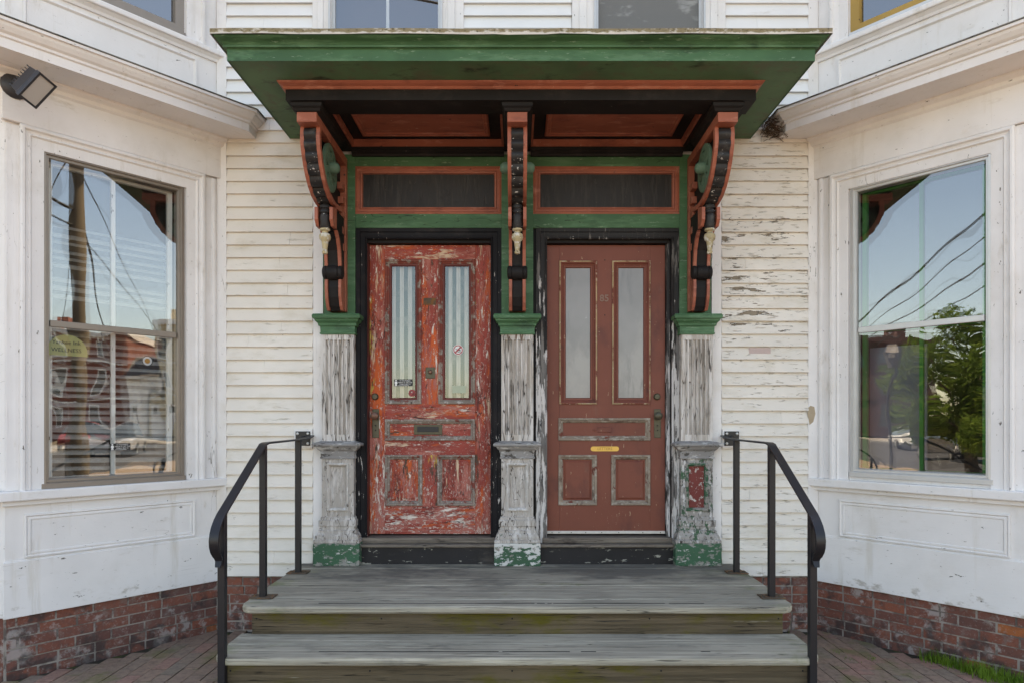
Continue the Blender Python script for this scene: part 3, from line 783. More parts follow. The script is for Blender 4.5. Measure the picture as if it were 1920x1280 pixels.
    lay(t, -0.005, (L - 0.004) * UK, 0.022, -0.018, 6, s)
    # storey above: panel, sill, window
    pn = mk(B().frame(min(E(0.155), E(1.12)), max(E(0.155), E(1.12)), 3.80, 4.205, [(0, 0), (0, .012), (.012, .014), (.020, .003), (.026, -.008)], 0.0), 'panel_moulding', 'bay')
    mk(bx(-0.02, L + 0.03, -0.055, 0.03, 4.275, 4.315), 'sill', 'bay', bevel=0.008)
    mk(B().prism([(0, 4.235), (-.014, 4.237), (-.020, 4.255), (-.040, 4.275), (0, 4.276)], E(-0.01), E(L + .02), 'x'), 'sill_moulding', 'bay')
    mk(B().frame(x0, x1, 4.315, 6.3, [(0, 0), (0, .040), (.010, .046), (.022, .046), (.030, .030), (.062, .020), (.128, .020), (.128, -.05)], 0.0, u=True), 'casing', 'bay_v')
    w2 = mk(B().frame(min(E(UA), E(UB)), max(E(UA), E(UB)), 4.335, 6.2, [(0, -.04), (0, .006), (.062, .006), (.066, -.012), (.066, -.04)], 0.0), 'window', upper_sash)
    mk(bx(UA, UB, -0.03, 0.02, 4.316, 4.345), 'storm_sill', 'alu_tan' if s < 0 else 'alu_pale', w2)
    mk(bx((ga + gb) / 2 - .011, (ga + gb) / 2 + .011, 0.035, 0.055, 4.36, 6.2), 'muntin', upper_sash, w2)
    mk(B().add([(E(UA), 0.028, 4.34), (E(UB), 0.028, 4.34), (E(UB), 0.028, 6.2), (E(UA), 0.028, 6.2)], [(0, 1, 2, 3)]), 'pane', 'glass_flat', w2)
    # floor between the storeys, outer front and return walls, cornice (laid out in plan, both sides alike)
    mir = lambda pts: [(s * x, y) for x, y in pts]
    c45 = BC + BX
    plan = [(BC, 0.0), (c45, -BT), (c45 + 1.5, -BT), (c45 + 1.5 + BX, 0.0)]
    B().loft([[(s * x, y + .06, 3.70) for x, y in plan], [(s * x, y + .06, 3.78) for x, y in plan]]).build('floor_slab', 'interior', t)
    B().loft([[(s * x, y + .06, 6.6) for x, y in plan], [(s * x, y + .06, 6.7) for x, y in plan]]).build('bay_roof', 'roof', t)
    B().loft([[(s * x, y + .06, 0.30) for x, y in plan], [(s * x, y + .06, 0.37) for x, y in plan]]).build('floor_slab', 'interior', t)
    B().box(s * (c45 + .0), s * (c45 + 1.5), -BT, -BT + .05, 0.38, 6.6).build('front_wall', 'bay', t)
    B().box(s * (c45 + .0), s * (c45 + 1.5), -BT + .02, -BT + .07, -0.1, 0.38).build('front_footing', 'brick', t)
    B().box(s * (c45 + .01), s * (c45 + 1.5), -BT - .065, -BT, 1.085, 1.145).build('front_sill', 'bay', t)
    B().prism([(s * (c45 + 1.5), -BT), (s * (c45 + 1.5 + BX), 0), (s * (c45 + 1.5 + BX), .06), (s * (c45 + 1.5), -BT + .06)], -0.1, 6.6, 'z').build('return_wall', 'bay', t)
    W = 0.3155
    k = W * math.tan(BANG / 2)
    xe = c45 + 1.5 + BX + .28
    line = [(1.955, 0.0), (1.955, -0.157), (c45 - k, -BT - W), (c45 + 1.5 + k, -BT - W), (xe, -0.157), (xe, 0.0)]
    prof = [(0, 3.668), (0.004, 3.668), (0.004, 3.722), (0.016, 3.728), (0.018, 3.742), (0.034, 3.752), (0.052, 3.775), (0.058, 3.790), (0.072, 3.794), (0.072, 3.812), (0.0, 3.83)]
    b = MB().plan(line, [(o, z) for o, z in prof])
    b.v = [(s * x, y, z) for x, y, z in b.v]
    b.build('cornice', 'bay', t)
    base = [(BC, 0.0), (BC, 0.0), (c45, -BT), (c45 + 1.5, -BT), (c45 + 1.5 + BX, 0), (c45 + 1.5 + BX, 0)]
    MB().loft([[(s * x, y, 3.668) for x, y in line], [(s * x, y, 3.668) for x, y in base]], closed=False).build('cornice_soffit', 'bay', t)
    b = MB().plan(line, [(0.078, 3.813), (0.080, 3.819), (0.0, 3.836)])
    b.v = [(s * x, y, z) for x, y, z in b.v]
    top = MB().loft([[(s * x, y, 3.836) for x, y in line], [(s * x, y, 3.90) for x, y in base]], closed=False)
    b.add(top.v, top.f)
    b.build('flashing', 'flash', t)
    return t
bayL = bay(-1, 'white canted bay window with tan storm frame, floodlight on its frieze', 'tan framed window with blinds mirroring a brick street', 'alu_tan', 'sash_white', 3.255, 2.18, 1.19, 'alu_tan')
bayR = bay(1, 'white canted bay window with pale storm frame and green inner sash', 'pale framed window mirroring sky, wires and a tree', 'alu_pale', 'sash_green', 3.245, 2.215, 1.215, 'sash_ochre')

# blinds and boards inside the bays
bl = thing('window_blind', 'horizontal slat blind half seen inside the tan framed bay window', 'blind', (-BC, 0, 1.2), BANG)
sl = B().prism([(-0.018, -0.002), (0.0, 0.003), (0.018, -0.002), (0.018, -0.0035), (0.0, 0.0015), (-0.018, -0.0035)], -1.08, -0.315, 'x')
slm = sl.mesh('slat', 'blind')
for k in range(40):
    dz = k * 0.050
    if 19 < k < 22 or k > 32 or (k > 21 and random.random() < .2): continue
    inst('slat', slm, bl, (0, 0.155, 0.03 + dz), (R(52 + random.uniform(-14, 14)), R(random.uniform(-.6, .6) + (1.6 if k < 6 else 0)), 0))
ib = B().box(0.31, 0.69, 0.20, 0.22, 1.20, 2.10)
o = ib.build('interior_board', 'interior_pale', None)
o.matrix_basis = Matrix.Translation((BC, 0, 0)) @ Matrix.Rotation(-BANG, 4, 'Z')
tag(o, 'lilac grey board standing inside the green sashed bay window', 'board')

# stickers on the tan framed window
pane = [c for c in [c for c in bayL.children if c.name.startswith('window')][0].children if c.name.startswith('pane')]
pan_lo = pane[0]
def sticker_black(parent, cx, cz, y, w, h, loc_local):
    st = B().box(cx - w / 2, cx + w / 2, y - .0012, y, cz - h / 2, cz + h / 2).build('sticker', 'stick_k', parent, local=loc_local)
    st['label'] = 'small black sticker with a white figure and three lines of white print'
    fig = B()
    fx = cx - w * .40
    fig.lathe((fx, y - .0016, cz + h * .33), [(h * .12, -.0004), (h * .12, 0.0)], 'y', 10)
    fig.prism([(fx - h * .17, cz + h * .18), (fx + h * .17, cz + h * .18), (fx + h * .22, cz - h * .1), (fx + h * .12, cz - h * .12), (fx + h * .16, cz - h * .46), (fx + h * .03, cz - h * .46), (fx, cz - h * .16), (fx - h * .03, cz - h * .46), (fx - h * .16, cz - h * .46), (fx - h * .12, cz - h * .12), (fx - h * .22, cz - h * .1)], y - .0018, y - .0012, 'y')
    fig.box(cx - w * .28, cx + w * .30, y - .0017, y - .0012, cz - h * .44, cz - h * .40)
    fig.build('figure_print', 'stick_w', st, local=loc_local)
    for i, tx in enumerate(('IF THE PUBLIC', 'NEEDS IT, LET THE', 'PUBLIC BUY IT')):
        text_mesh('print', tx, h * .25, 'stick_w', st, (cx + w * .10, y - .0018, cz + h * (.30 - .26 * i)), depth=0.0003, local=loc_local)
sticker_black(pan_lo, -(0.676), 1.395, 0.016, 0.125, 0.046, True)
# arched faded sign and round badge behind the glass
b = B()
pts_o = [(-(0.985) + 0.115 * math.cos(t), 2.005 + 0.115 * math.sin(t)) for t in arc(14, 0, 180)]
b.prism(pts_o + [(-1.10, 1.985), (-0.87, 1.985)], 0.026, 0.028, 'y')
ar = b.build('arched_notice', 'stick_y', pan_lo, local=True)
for i, (tx, dz) in enumerate((('Yankee Ink', .068), ('WELLNESS', .020))):
    text_mesh('print', tx, 0.036, 'stick_k', ar, (-0.99, 0.0250, 2.0 + dz), depth=0.0003, local=True)
b = B().lathe((-(0.50), 0.026, 1.985), [(0.036, 0), (0.036, .002)], 'y', 20).build('round_badge', 'stick_w', pan_lo, local=True)
B().lathe((-(0.50), 0.0255, 1.985), [(0.018, -.0006), (0.018, 0)], 'y', 14).build('badge_print', 'stick_o', b, local=True)
rg = B(); 
for k in range(20):
    a0, a1 = R(k * 18), R(k * 18 + 18)
    rg.prism([(-.50 + .031 * math.cos(a0), 1.985 + .031 * math.sin(a0)), (-.50 + .036 * math.cos(a0), 1.985 + .036 * math.sin(a0)), (-.50 + .036 * math.cos(a1), 1.985 + .036 * math.sin(a1)), (-.50 + .031 * math.cos(a1), 1.985 + .031 * math.sin(a1))], .0248, .0256, 'y')
rg.build('badge_rim', 'stick_k', b, local=True)

# ------------------------------------------------------------------ door surround: pilasters, frames, transoms, thresholds
LAND = 0.505
su = thing('door_surround', 'carved double door surround with three stripped pilasters, green frieze and black casings', 'door surround', (0, 0, LAND))
PC = (-1.327, 0.0, 1.327)
for i, xc in enumerate(PC):
    hw = 0.118
    pl = B().stack(xc - hw, xc + hw, -0.075, 0.0, [(0, 1.42), (0, 1.468)]).build('pilaster', 'shaft', su)
    # fluted shaft
    sec = [(xc - hw, 0.0), (xc - hw, -0.075)]
    nf, a = 6, xc - hw + 0.022
    pw = (2 * hw - 0.044) / nf
    for k in range(nf):
        c0 = a + k * pw
        sec += [(c0 + .005, -0.075), (c0 + .009, -0.060), (c0 + pw / 2, -0.056), (c0 + pw - .009, -0.060), (c0 + pw - .005, -0.075)]
    sec += [(xc + hw, -0.075), (xc + hw, 0.0)]
    B().prism(sec, 1.468, 2.165, 'z').build('fluted_shaft', 'shaft', pl)
    B().stack(xc - hw, xc + hw, -0.075, 0.0, [(0, 2.165), (0, 2.205)]).build('necking', 'shaft', pl)
    B().stack(xc - hw, xc + hw, -0.075, 0.0, [(0.004, 2.203), (0.012, 2.207), (0.012, 2.216), (0.008, 2.22), (0.010, 2.262), (0.020, 2.266), (0.024, 2.285), (0.040, 2.300), (0.044, 2.312), (0.056, 2.318), (0.058, 2.338), (0.050, 2.350), (0.0, 2.356)]).build('capital', 'green', pl)
    pm = 'ped_green' if i == 2 else 'pedestal'
    B().stack(xc - hw, xc + hw, -0.075, 0.0, [(0.004, 1.288), (0.010, 1.292), (0.010, 1.302), (0.006, 1.306), (0.008, 1.345), (0.030, 1.365), (0.036, 1.378), (0.056, 1.384), (0.060, 1.396), (0.054, 1.405), (0.004, 1.421)]).build('pedestal_cap', 'capstone', pl)
    pd_ = MB()
    pd_.box(xc - hw, xc - .076, -0.075, 0, 0.86, 1.289); pd_.box(xc + .076, xc + hw, -0.075, 0, 0.86, 1.289)
    pd_.box(xc - .076, xc + .076, -0.075, 0, 0.86, 0.908); pd_.box(xc - .076, xc + .076, -0.075, 0, 1.252, 1.289)
    pd_.build('pedestal', pm, pl)
    B().frame(xc - 0.080, xc + 0.080, 0.904, 1.256, [(0, -.002), (0, .010), (.008, .014), (.016, .006), (.022, -.004), (.024, -.020)], -0.075).build('panel_moulding', 'ped_trim' if i < 2 else 'plinth', pl)
    B().box(xc - 0.060, xc + 0.060, -0.058, -0.02, 0.925, 1.235).build('panel', 'red_panel' if i == 2 else pm, pl)
    B().stack(xc - hw, xc + hw, -0.075, 0.0, [(0.012, 0.672), (0.050, 0.674), (0.050, 0.694), (0.040, 0.700), (0.040, 0.716), (0.034, 0.730), (0.022, 0.748), (0.022, 0.762), (0.012, 0.768), (0.012, 0.790), (0.018, 0.794), (0.018, 0.836), (0.010, 0.842), (0.008, 0.856), (0.0, 0.862)]).build('base_moulding', pm, pl)
    B().box(xc - 0.170, xc + 0.170, -0.126, 0.0, LAND, 0.673).build('plinth', ('plinth', 'plinth_worn', 'plinth')[i], pl, bevel=0.007)
    # green upright behind the bracket
    B().box(xc - 0.118, xc + 0.118, -0.030, 0.0, 2.35, 3.55).build('upright', 'green', pl)
# side returns of the outer uprights are part of the frame below
CAS = [(X(667, -.02), X(941, -.02)), (X(1005, -.02), X(1281, -.02))]
DOOR = [(X(693, .07), X(920, .07)), (X(1025, .07), X(1247, .07))]
DT, DB = Z(460, .07), Z(1000, .07)
for i in (0, 1):
    c0, c1 = CAS[i]; d0, d1 = DOOR[i]
    mat = 'black_l' if i == 0 else 'black_r'
    ztop = Z(427, -.02)
    fr = B()
    fr.frame(c0, c1, LAND + .13, ztop, [(0, -.02), (0, .006), (.030, .006), (.034, -.004), (.066, -.004), (.070, .002), (.078, .004), (.084, -.004), (d0 - c0 - .012, -.010), (d0 - c0 - .012, -.10)], -0.012, u=True)
    fr.build('door_casing', mat, su)
    hb = B().box(d0 - .02, d1 + .02, 0.02, 0.12, DT + .004, ztop - .05).build('head_jamb', 'black', su)
    for a, b_ in ((d0 - .03, d0 - .003), (d1 + .003, d1 + .03)):
        B().box(a, b_, 0.03, 0.14, LAND + .13, DT + .02).build('jamb', 'red_in' if i == 0 else 'black_r', su)
    B().box(c0 - .03, c1 + .03, -0.075, 0.14, LAND + .128, LAND + .150).build('threshold', 'thresh', su, bevel=0.006)
    B().box(d0 - .035, d1 + .035, -0.02, 0.14, LAND + .150, LAND + .192).build('door_sill', 'thresh', su, bevel=0.005)
    B().box(c0 - .03, c1 + .03, -0.050, 0.02, LAND, LAND + .127).build('kick_board', 'kick', su)
    # frieze rails and transom over the door
    B().box(PC[i] + .118, PC[i + 1] - .118, -0.026, 0.0, ztop - .004, Z(402, -.02)).build('frieze_rail', 'green', su, bevel=0.002)
    B().box(PC[i] + .118, PC[i + 1] - .118, -0.026, 0.0, Z(313, -.02), 3.55).build('frieze_rail', 'green', su, bevel=0.002)
    t0, t1 = PC[i] + .118, PC[i + 1] - .118
    tr = B().frame(t0, t1, Z(402, -.02), Z(313, -.02), [(0, -.02), (0, .010), (.012, .014), (.020, .005), (.034, .005), (.040, .012), (.050, .010), (.056, -.010)], -0.016).build('transom_frame', 'terra', su)
    B().box(t0 + .03, t1 - .03, -0.010, 0.0, Z(398, -.02), Z(317, -.02)).build('transom_panel', 'transom', tr)
B().box(-1.45, 1.45, 0.0, 0.25, LAND - .02, LAND + .13).build('backing_board', 'black', su)
B().box(-1.45, 1.45, 0.002, 0.25, Z(427, -.02) - .06, 3.55).build('backing_board', 'black', su)
for a, b_ in ((-1.45, DOOR[0][0] - .028), (DOOR[0][1] + .028, DOOR[1][0] - .028), (DOOR[1][1] + .028, 1.45)):
    B().box(a, b_, 0.001, 0.25, LAND + .13, Z(427, -.02) - .06).build('backing_board', 'black', su)

# ------------------------------------------------------------------ doors
YD = 0.07
def door(name, label, pan, rect, mv, mh, mm, mi, knob_left):
    d0, d1 = rect
    t = thing(name, label, 'door', ((d0 + d1) / 2, YD, LAND + .19))
    x = lambda p: X(p, YD)
    z = lambda p: Z(p, YD)
    F, Bk = YD, YD + 0.045
    (ga0, ga1), (gb0, gb1), gy, my, (la0, la1), (lb0, lb1), ly = pan
    bx = lambda p0, p1, q0, q1: B().box(p0, p1, F, Bk, q0, q1)
    gz0, gz1 = z(gy[1]), z(gy[0]); mz0, mz1 = z(my[1]), z(my[0]); lz0, lz1 = z(ly[1]), z(ly[0])
    bx(d0, x(ga0), DB, DT).build('stile', mv, t, bevel=.002)
    bx(x(gb1), d1, DB, DT).build('stile', mv, t, bevel=.002)
    bx(x(ga0) + .0005, x(gb1) - .0005, gz1, DT - .0005).build('rail', mh, t)
    bx(x(ga0) + .0005, x(gb1) - .0005, mz1, gz0).build('rail', mh, t)
    bx(x(ga0) + .0005, x(gb1) - .0005, lz1, mz0).build('rail', mh, t)
    bx(x(ga0) + .0005, x(gb1) - .0005, DB + .0005, lz0).build('rail', mh, t)
    bx(x(ga1), x(gb0), gz0, gz1).build('mullion', mv, t)
    bx(x(la1), x(lb0), lz0, lz1).build('mullion', mv, t)
    bol = [(0, -.002), (0, .010), (.006, .014), (.016, .012), (.022, .002), (.030, -.002), (.036, -.014)]
    for a, b_ in ((ga0, ga1), (gb0, gb1)):
        f = B().frame(x(a), x(b_), gz0, gz1, bol, F).build('panel_moulding', mm, t)
        if not knob_left:
            B().frame(x(a), x(b_), gz0, gz1, [(-.0012, 0), (-.0012, .0105), (.006, .0152), (.0085, .0146), (.0085, .012)], F).build('worn_edge', 'worn_edge', f)
        B().frame(x(a) + .033, x(b_) - .033, gz0 + .033, gz1 - .033, [(0, -.015), (0, -.005), (.010, -.006), (.016, -.015), (.016, -.03)], F).build('glazing_bead', mi, f)
        xa, xb, za, zb = x(a) + .045, x(b_) - .045, gz0 + .045, gz1 - .045
        B().add([(xa, F + .020, za), (xb, F + .020, za), (xb, F + .020, zb), (xa, F + .020, zb)], [(0, 1, 2, 3)]).build('pane', 'glass_door' if knob_left else 'glass_satin', t)
    for a, b_, q0, q1 in ((la0, la1, lz0, lz1), (lb0, lb1, lz0, lz1), (la0, lb1, mz0, mz1)):
        f = B().frame(x(a), x(b_), q0, q1, bol, F).build('panel_moulding', mm if knob_left else 'bare_mould', t)
        p = B().box(x(a) + .01, x(b_) - .01, F + .014, F + .03, q0 + .01, q1 - .01).build('panel', mv if q1 == lz1 else mh, t)
        if q1 == lz1:
            B().loft([[(x(a) + k, F + y_, q0 + k), (x(b_) - k, F + y_, q0 + k), (x(b_) - k, F + y_, q1 - k), (x(a) + k, F + y_, q1 - k)] for k, y_ in ((.042, .0145), (.056, .006))]).build('raised_field', mv, p)
    # lock, escutcheon, knob
    kx = x(704.5) if knob_left else x(1232.5)
    B().lathe((kx - .004, F, z(743)), [(0.026, 0), (0.026, -.008), (0.020, -.014), (0.019, -.020), (0.004, -.021)], 'y', 18).build('deadbolt', 'bronze', t, smooth=True)
    es = B().box(kx - .026, kx + .026, F - .006, F, z(820), z(766)).build('escutcheon', 'bronze', t, bevel=.003)
    B().lathe((kx, F, z(779)), [(0.012, 0), (0.012, -.030), (0.022, -.036), (0.030, -.048), (0.029, -.058), (0.018, -.066), (0.002, -.068)], 'y', 18).build('knob', 'copper' if knob_left else 'bronze', t, smooth=True)
    for q in (z(797), z(806)):
        B().lathe((kx, F - .0062, q), [(0.006, 0), (0.006, -.0006)], 'y', 10).build('keyhole', 'hole', es)
    return t
dl = door('panelled_door', 'panelled door with badly peeling red paint and striped curtains behind its glass',
          ((722, 790), (822, 891), (487, 757), (785, 825), (722, 792), (820, 891), (852, 947)), DOOR[0], 'red_v', 'red_h', 'red_mould', 'red_in', True)
dr = door('panelled_door', 'panelled door in smooth maroon paint numbered 85 with grey papered glass',
          ((1049, 1119), (1148, 1219), (490, 757), (783, 825), (1047, 1119), (1146, 1219), (852, 946)), DOOR[1], 'maroon', 'maroon', 'maroon_mould', 'maroon', False)
x = lambda p: X(p, YD)
z = lambda p: Z(p, YD)
# curtains and paper behind the door glass
for a, b_ in ((724, 788), (824, 889)):
    n = 40
    pts = [(x(a) + (x(b_) - x(a)) * k / n, YD + .060 + .0035 * math.sin(k * .9) + .002 * math.sin(k * 2.3 + a)) for k in range(n + 1)]
    c = MB().loft([[(px_, py_, z(755)) for px_, py_ in pts], [(px_, py_, z(489)) for px_, py_ in pts]], closed=False).build('door_curtain', 'curtain', None, smooth=True)
    tag(c, 'striped green and white curtain behind the %s glass of the peeling red door' % ('knob side' if a < 800 else 'centre side'), 'curtain', 'door curtains')
for a, b_ in ((1051, 1117), (1150, 1217)):
    c = B().box(x(a), x(b_), YD + .032, YD + .034, z(755), z(492)).build('glass_backing', 'frost', dr)
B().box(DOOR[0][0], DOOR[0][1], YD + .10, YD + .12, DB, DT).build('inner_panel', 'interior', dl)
# letter slots, bell, plates
ms = B().box(x(776), x(829), YD + .006, YD + .016, z(814), z(795)).build('mail_slot', 'bronze', dl, bevel=.002)
B().box(x(782), x(822), YD + .003, YD + .007, z(809), z(799)).build('mail_flap', 'iron', ms, bevel=.002)
bs = B().box(x(798), x(816), YD - .006, YD, z(709), z(688)).build('bell_plate', 'bronze', dl, bevel=.006)
B().lathe((x(807), YD - .006, z(697)), [(.016, 0), (.016, -.006), (.010, -.014), (.002, -.015)], 'y', 14).build('bell_button', 'copper', bs, smooth=True)
B().box(x(794), x(818), YD - .003, YD, z(572), z(559)).build('name_plate', 'rust', dl, bevel=.001)
ms = B().box(x(1121), x(1147), YD + .008, YD + .016, z(810), z(800)).build('mail_slot', 'maroon', dr, bevel=.004)
B().lathe((x(1115), YD + .012, z(805)), [(.010, 0), (.010, -.004), (.006, -.006)], 'y', 12).build('mail_stud', 'maroon', dr)
bp = B()
for_pts = [(x(1112) + .018 * math.cos(t) * 1.0, z(840.5) + .018 * math.sin(t)) for t in arc(8, 90, 270)] + [(x(1156) + .018 * math.cos(t), z(840.5) + .018 * math.sin(t)) for t in arc(8, -90, 90)]
bp.prism(for_pts, YD - .004, YD, 'y')
bpo = bp.build('brass_plate', 'brass', dr)
text_mesh('engraving', 'LETTERS', 0.030, 'engrave', bpo, (x(1134), YD - .0046, z(840.5)), depth=.0004)
text_mesh('house_number', '85', 0.072, 'numeral', dr, (x(1133), YD - .003, z(560)), depth=.003, bold=.0012)
B().box(DOOR[1][0], DOOR[1][1], YD - .006, YD, DB + .002, DB + .024).build('weather_strip', 'alu_strip', dr, bevel=.002)
for p in (1035, 1048, 1071, 1098, 1128, 1160, 1205, 1238):
    B().lathe((x(p), YD - .006, DB + .012), [(.004, 0), (.004, -.002)], 'y', 8).build('screw', 'bronze', dr)
for q in (488, 591):
    B().lathe((x(1134), YD, z(q)), [(.005, .001), (.005, -.001)], 'y', 8).build('nail_hole', 'hole', dr)
# stickers on the peeling door's glass
pd = [c for c in dl.children if c.name.startswith('pane')]
YG = YD + .019
sticker_black(pd[0], x(755.5), z(716.5), YG, 0.140, 0.052, False)
def ban(par, cx, cz, r, faded):
    d = B().lathe((cx, YG, cz), [(r, -.0010), (r, 0)], 'y', 24).build('round_sticker', 'stick_w' if not faded else 'red_panel', par)
    b = B()
    n = 24
    for k in range(n):
        a0, a1 = 2 * math.pi * k / n, 2 * math.pi * (k + 1) / n
        b.prism([(cx + rr * math.cos(a), cz + rr * math.sin(a)) for rr, a in ((r * .72, a0), (r * .9, a0), (r * .9, a1), (r * .72, a1))], YG - .0018, YG - .0011, 'y')
    q = r * .74 * .7071
    w = r * .10
    b.prism([(cx - q - w, cz - q + w), (cx - q + w, cz - q - w), (cx + q + w, cz + q - w), (cx + q - w, cz + q + w)], YG - .0022, YG - .0011, 'y')
    b.build('ban_ring', 'stick_r', d)
    if not faded:
        k = B()
        k.prism([(cx - r * .5, cz + r * .18), (cx + r * .1, cz + r * .05), (cx + r * .55, cz - r * .08), (cx + r * .5, cz - r * .22), (cx - r * .05, cz - r * .12), (cx - r * .2, cz + r * .06), (cx - r * .5, cz + r * .28)], YG - .0020, YG - .0012, 'y')
        k.box(cx - r * .1, cx + r * .5, YG - .0020, YG - .0012, cz - r * .42, cz - r * .32)
        k.build('ban_symbol', 'stick_k', d)
ban(pd[1], x(858.5), z(655), 0.040, False)
ban(pd[0], x(772), z(736), 0.028, True)
B().box(x(847), x(873), YG - .001, YG, z(736), z(722)).build('pale_notice', 'stick_g', pd[1])

# ------------------------------------------------------------------ canopy with brackets
cn = thing('door_canopy', 'green flat door canopy with mossy edge, terracotta trim and carved brackets', 'canopy', (0.0, -0.02, 3.5))
DEEP.add(cn)
CX = 0.022
SX, SY, SZ = 1.712, -0.95, 3.670
pathc = [(CX - SX, 0.0), (CX - SX, SY), (CX + SX, SY), (CX + SX, 0.0)]
B().loft([[(CX - SX, -.005, SZ), (CX + SX, -.005, SZ), (CX + SX, SY, SZ), (CX - SX, SY, SZ)], [(CX - SX, -.005, SZ + .012), (CX + SX, -.005, SZ + .012), (CX + SX, SY, SZ + .012), (CX - SX, SY, SZ + .012)]]).build('soffit', 'soffit', cn)
B().plan(pathc, [(0, SZ - .004), (.004, SZ - .004), (.004, SZ + .062), (.010, SZ + .068), (.010, SZ + .071)]).build('fascia', 'green', cn)
B().plan(pathc, [(.008, SZ + .066), (.020, SZ + .067), (.022, SZ + .076), (.017, SZ + .080), (.022, SZ + .088), (.034, SZ + .098), (.046, SZ + .104), (.054, SZ + .108), (.058, SZ + .112), (.062, SZ + .112)]).build('crown_moulding', 'green', cn, smooth=True)
# slightly buckled metal edge
b = MB()
n = 48
top, bot = [], []
for k in range(n + 1):
    xx = CX - SX - .070 + (2 * SX + .14) * k / n
    dz = .0028 * math.sin(k * .55) + (-.006 if 22 < k < 27 else 0) + random.uniform(-.001, .001)
    bot.append((xx, SY - .0705 + random.uniform(-.001, .001), SZ + .110 + dz))
    top.append((xx, SY - .0715, SZ + .140 + dz * .6))
b.loft([bot, top], closed=False)
b.loft([top, [(p[0], p[1] + .05, p[2] + .012) for p in top]], closed=False)
for s in (-1, 1):
    xe = CX + s * (SX + .0705)
    b.add([(xe, SY - .0705, SZ + .110), (xe, 0, SZ + .110), (xe, 0, SZ + .140), (xe, SY - .0705, SZ + .140)], [(0, 1, 2, 3)])
b.build('roof_edge', 'roof_edge', cn)
B().prism([(SY - .05, SZ + .113), (SY - .06, SZ + .142), (0, SZ + .40), (0, SZ + .095)], CX - SX - .06, CX + SX + .06, 'x').build('roof', 'roof', cn)
# bed moulding and beam frame
BY, BX0, BX1 = -0.72, CX - 1.470, CX + 1.470
pathb = [(BX0, -.03), (BX0, BY), (BX1, BY), (BX1, -.03)]
B().plan(pathb, [(0, 3.634), (.006, 3.634), (.010, 3.640), (.012, 3.648), (.030, 3.656), (.038, 3.664), (.040, 3.669), (0, 3.669)]).build('bed_moulding', 'terra', cn)
bw = 0.165
B().box(BX0, BX1, BY, BY + .17, 3.568, 3.662).build('front_beam', 'black', cn, bevel=.002)
for xc in PC:
    B().box(xc - .098, xc + .098, BY + .1705, -.03, 3.5685, 3.6615).build('side_beam', 'black', cn, bevel=.002)
for s in (-1, 1):
    B().box(CX + s * 1.470, s * (1.327 + .099), BY + .171, -.031, 3.60, 3.6612).build('outer_beam', 'black', cn)
for i in (0, 1):
    a, b_ = PC[i] + .099, PC[i + 1] - .099
    y0, y1 = BY + .172, -.03
    B().box(a, b_, y0, y1, 3.652, 3.664).build('ceiling_board', 'black', cn)
    # red band round the coffer just under the boards
    fr = MB()
    fr.box(a, b_, -.055, -.03, 3.588, 3.651)
    fr.box(a, a + .016, y0, -.056, 3.600, 3.651)
    fr.box(b_ - .016, b_, y0, -.056, 3.600, 3.651)
    fr.build('coffer_band', 'terra', cn, bevel=.002)
    B().prism([(-.03, 3.530), (-.042, 3.532), (-.046, 3.545), (-.060, 3.556), (-.060, 3.566), (-.068, 3.572), (-.068, 3.588), (-.03, 3.588)], a, b_, 'x').build('wall_moulding', 'black', cn)
    q0, q1, r0, r1 = a + .10, b_ - .10, y0 - .01, -.115
    # framed ceiling panel: moulding hangs a little below the boards
    rings = []
    for k, zz in ((0, 3.652), (0, 3.640), (.012, 3.634), (.024, 3.640), (.034, 3.640), (.044, 3.648), (.05, 3.652)):
        rings.append([(q0 + k, r0 + k, zz), (q1 - k, r0 + k, zz), (q1 - k, r1 - k, zz), (q0 + k, r1 - k, zz)])
    pm_ = MB().loft(rings, cap=False).build('ceiling_panel_moulding', 'terra', cn)
    B().box(q0 + .03, q1 - .03, r0 + .03, r1 - .03, 3.646, 3.653).build('ceiling_panel', 'terra', pm_)

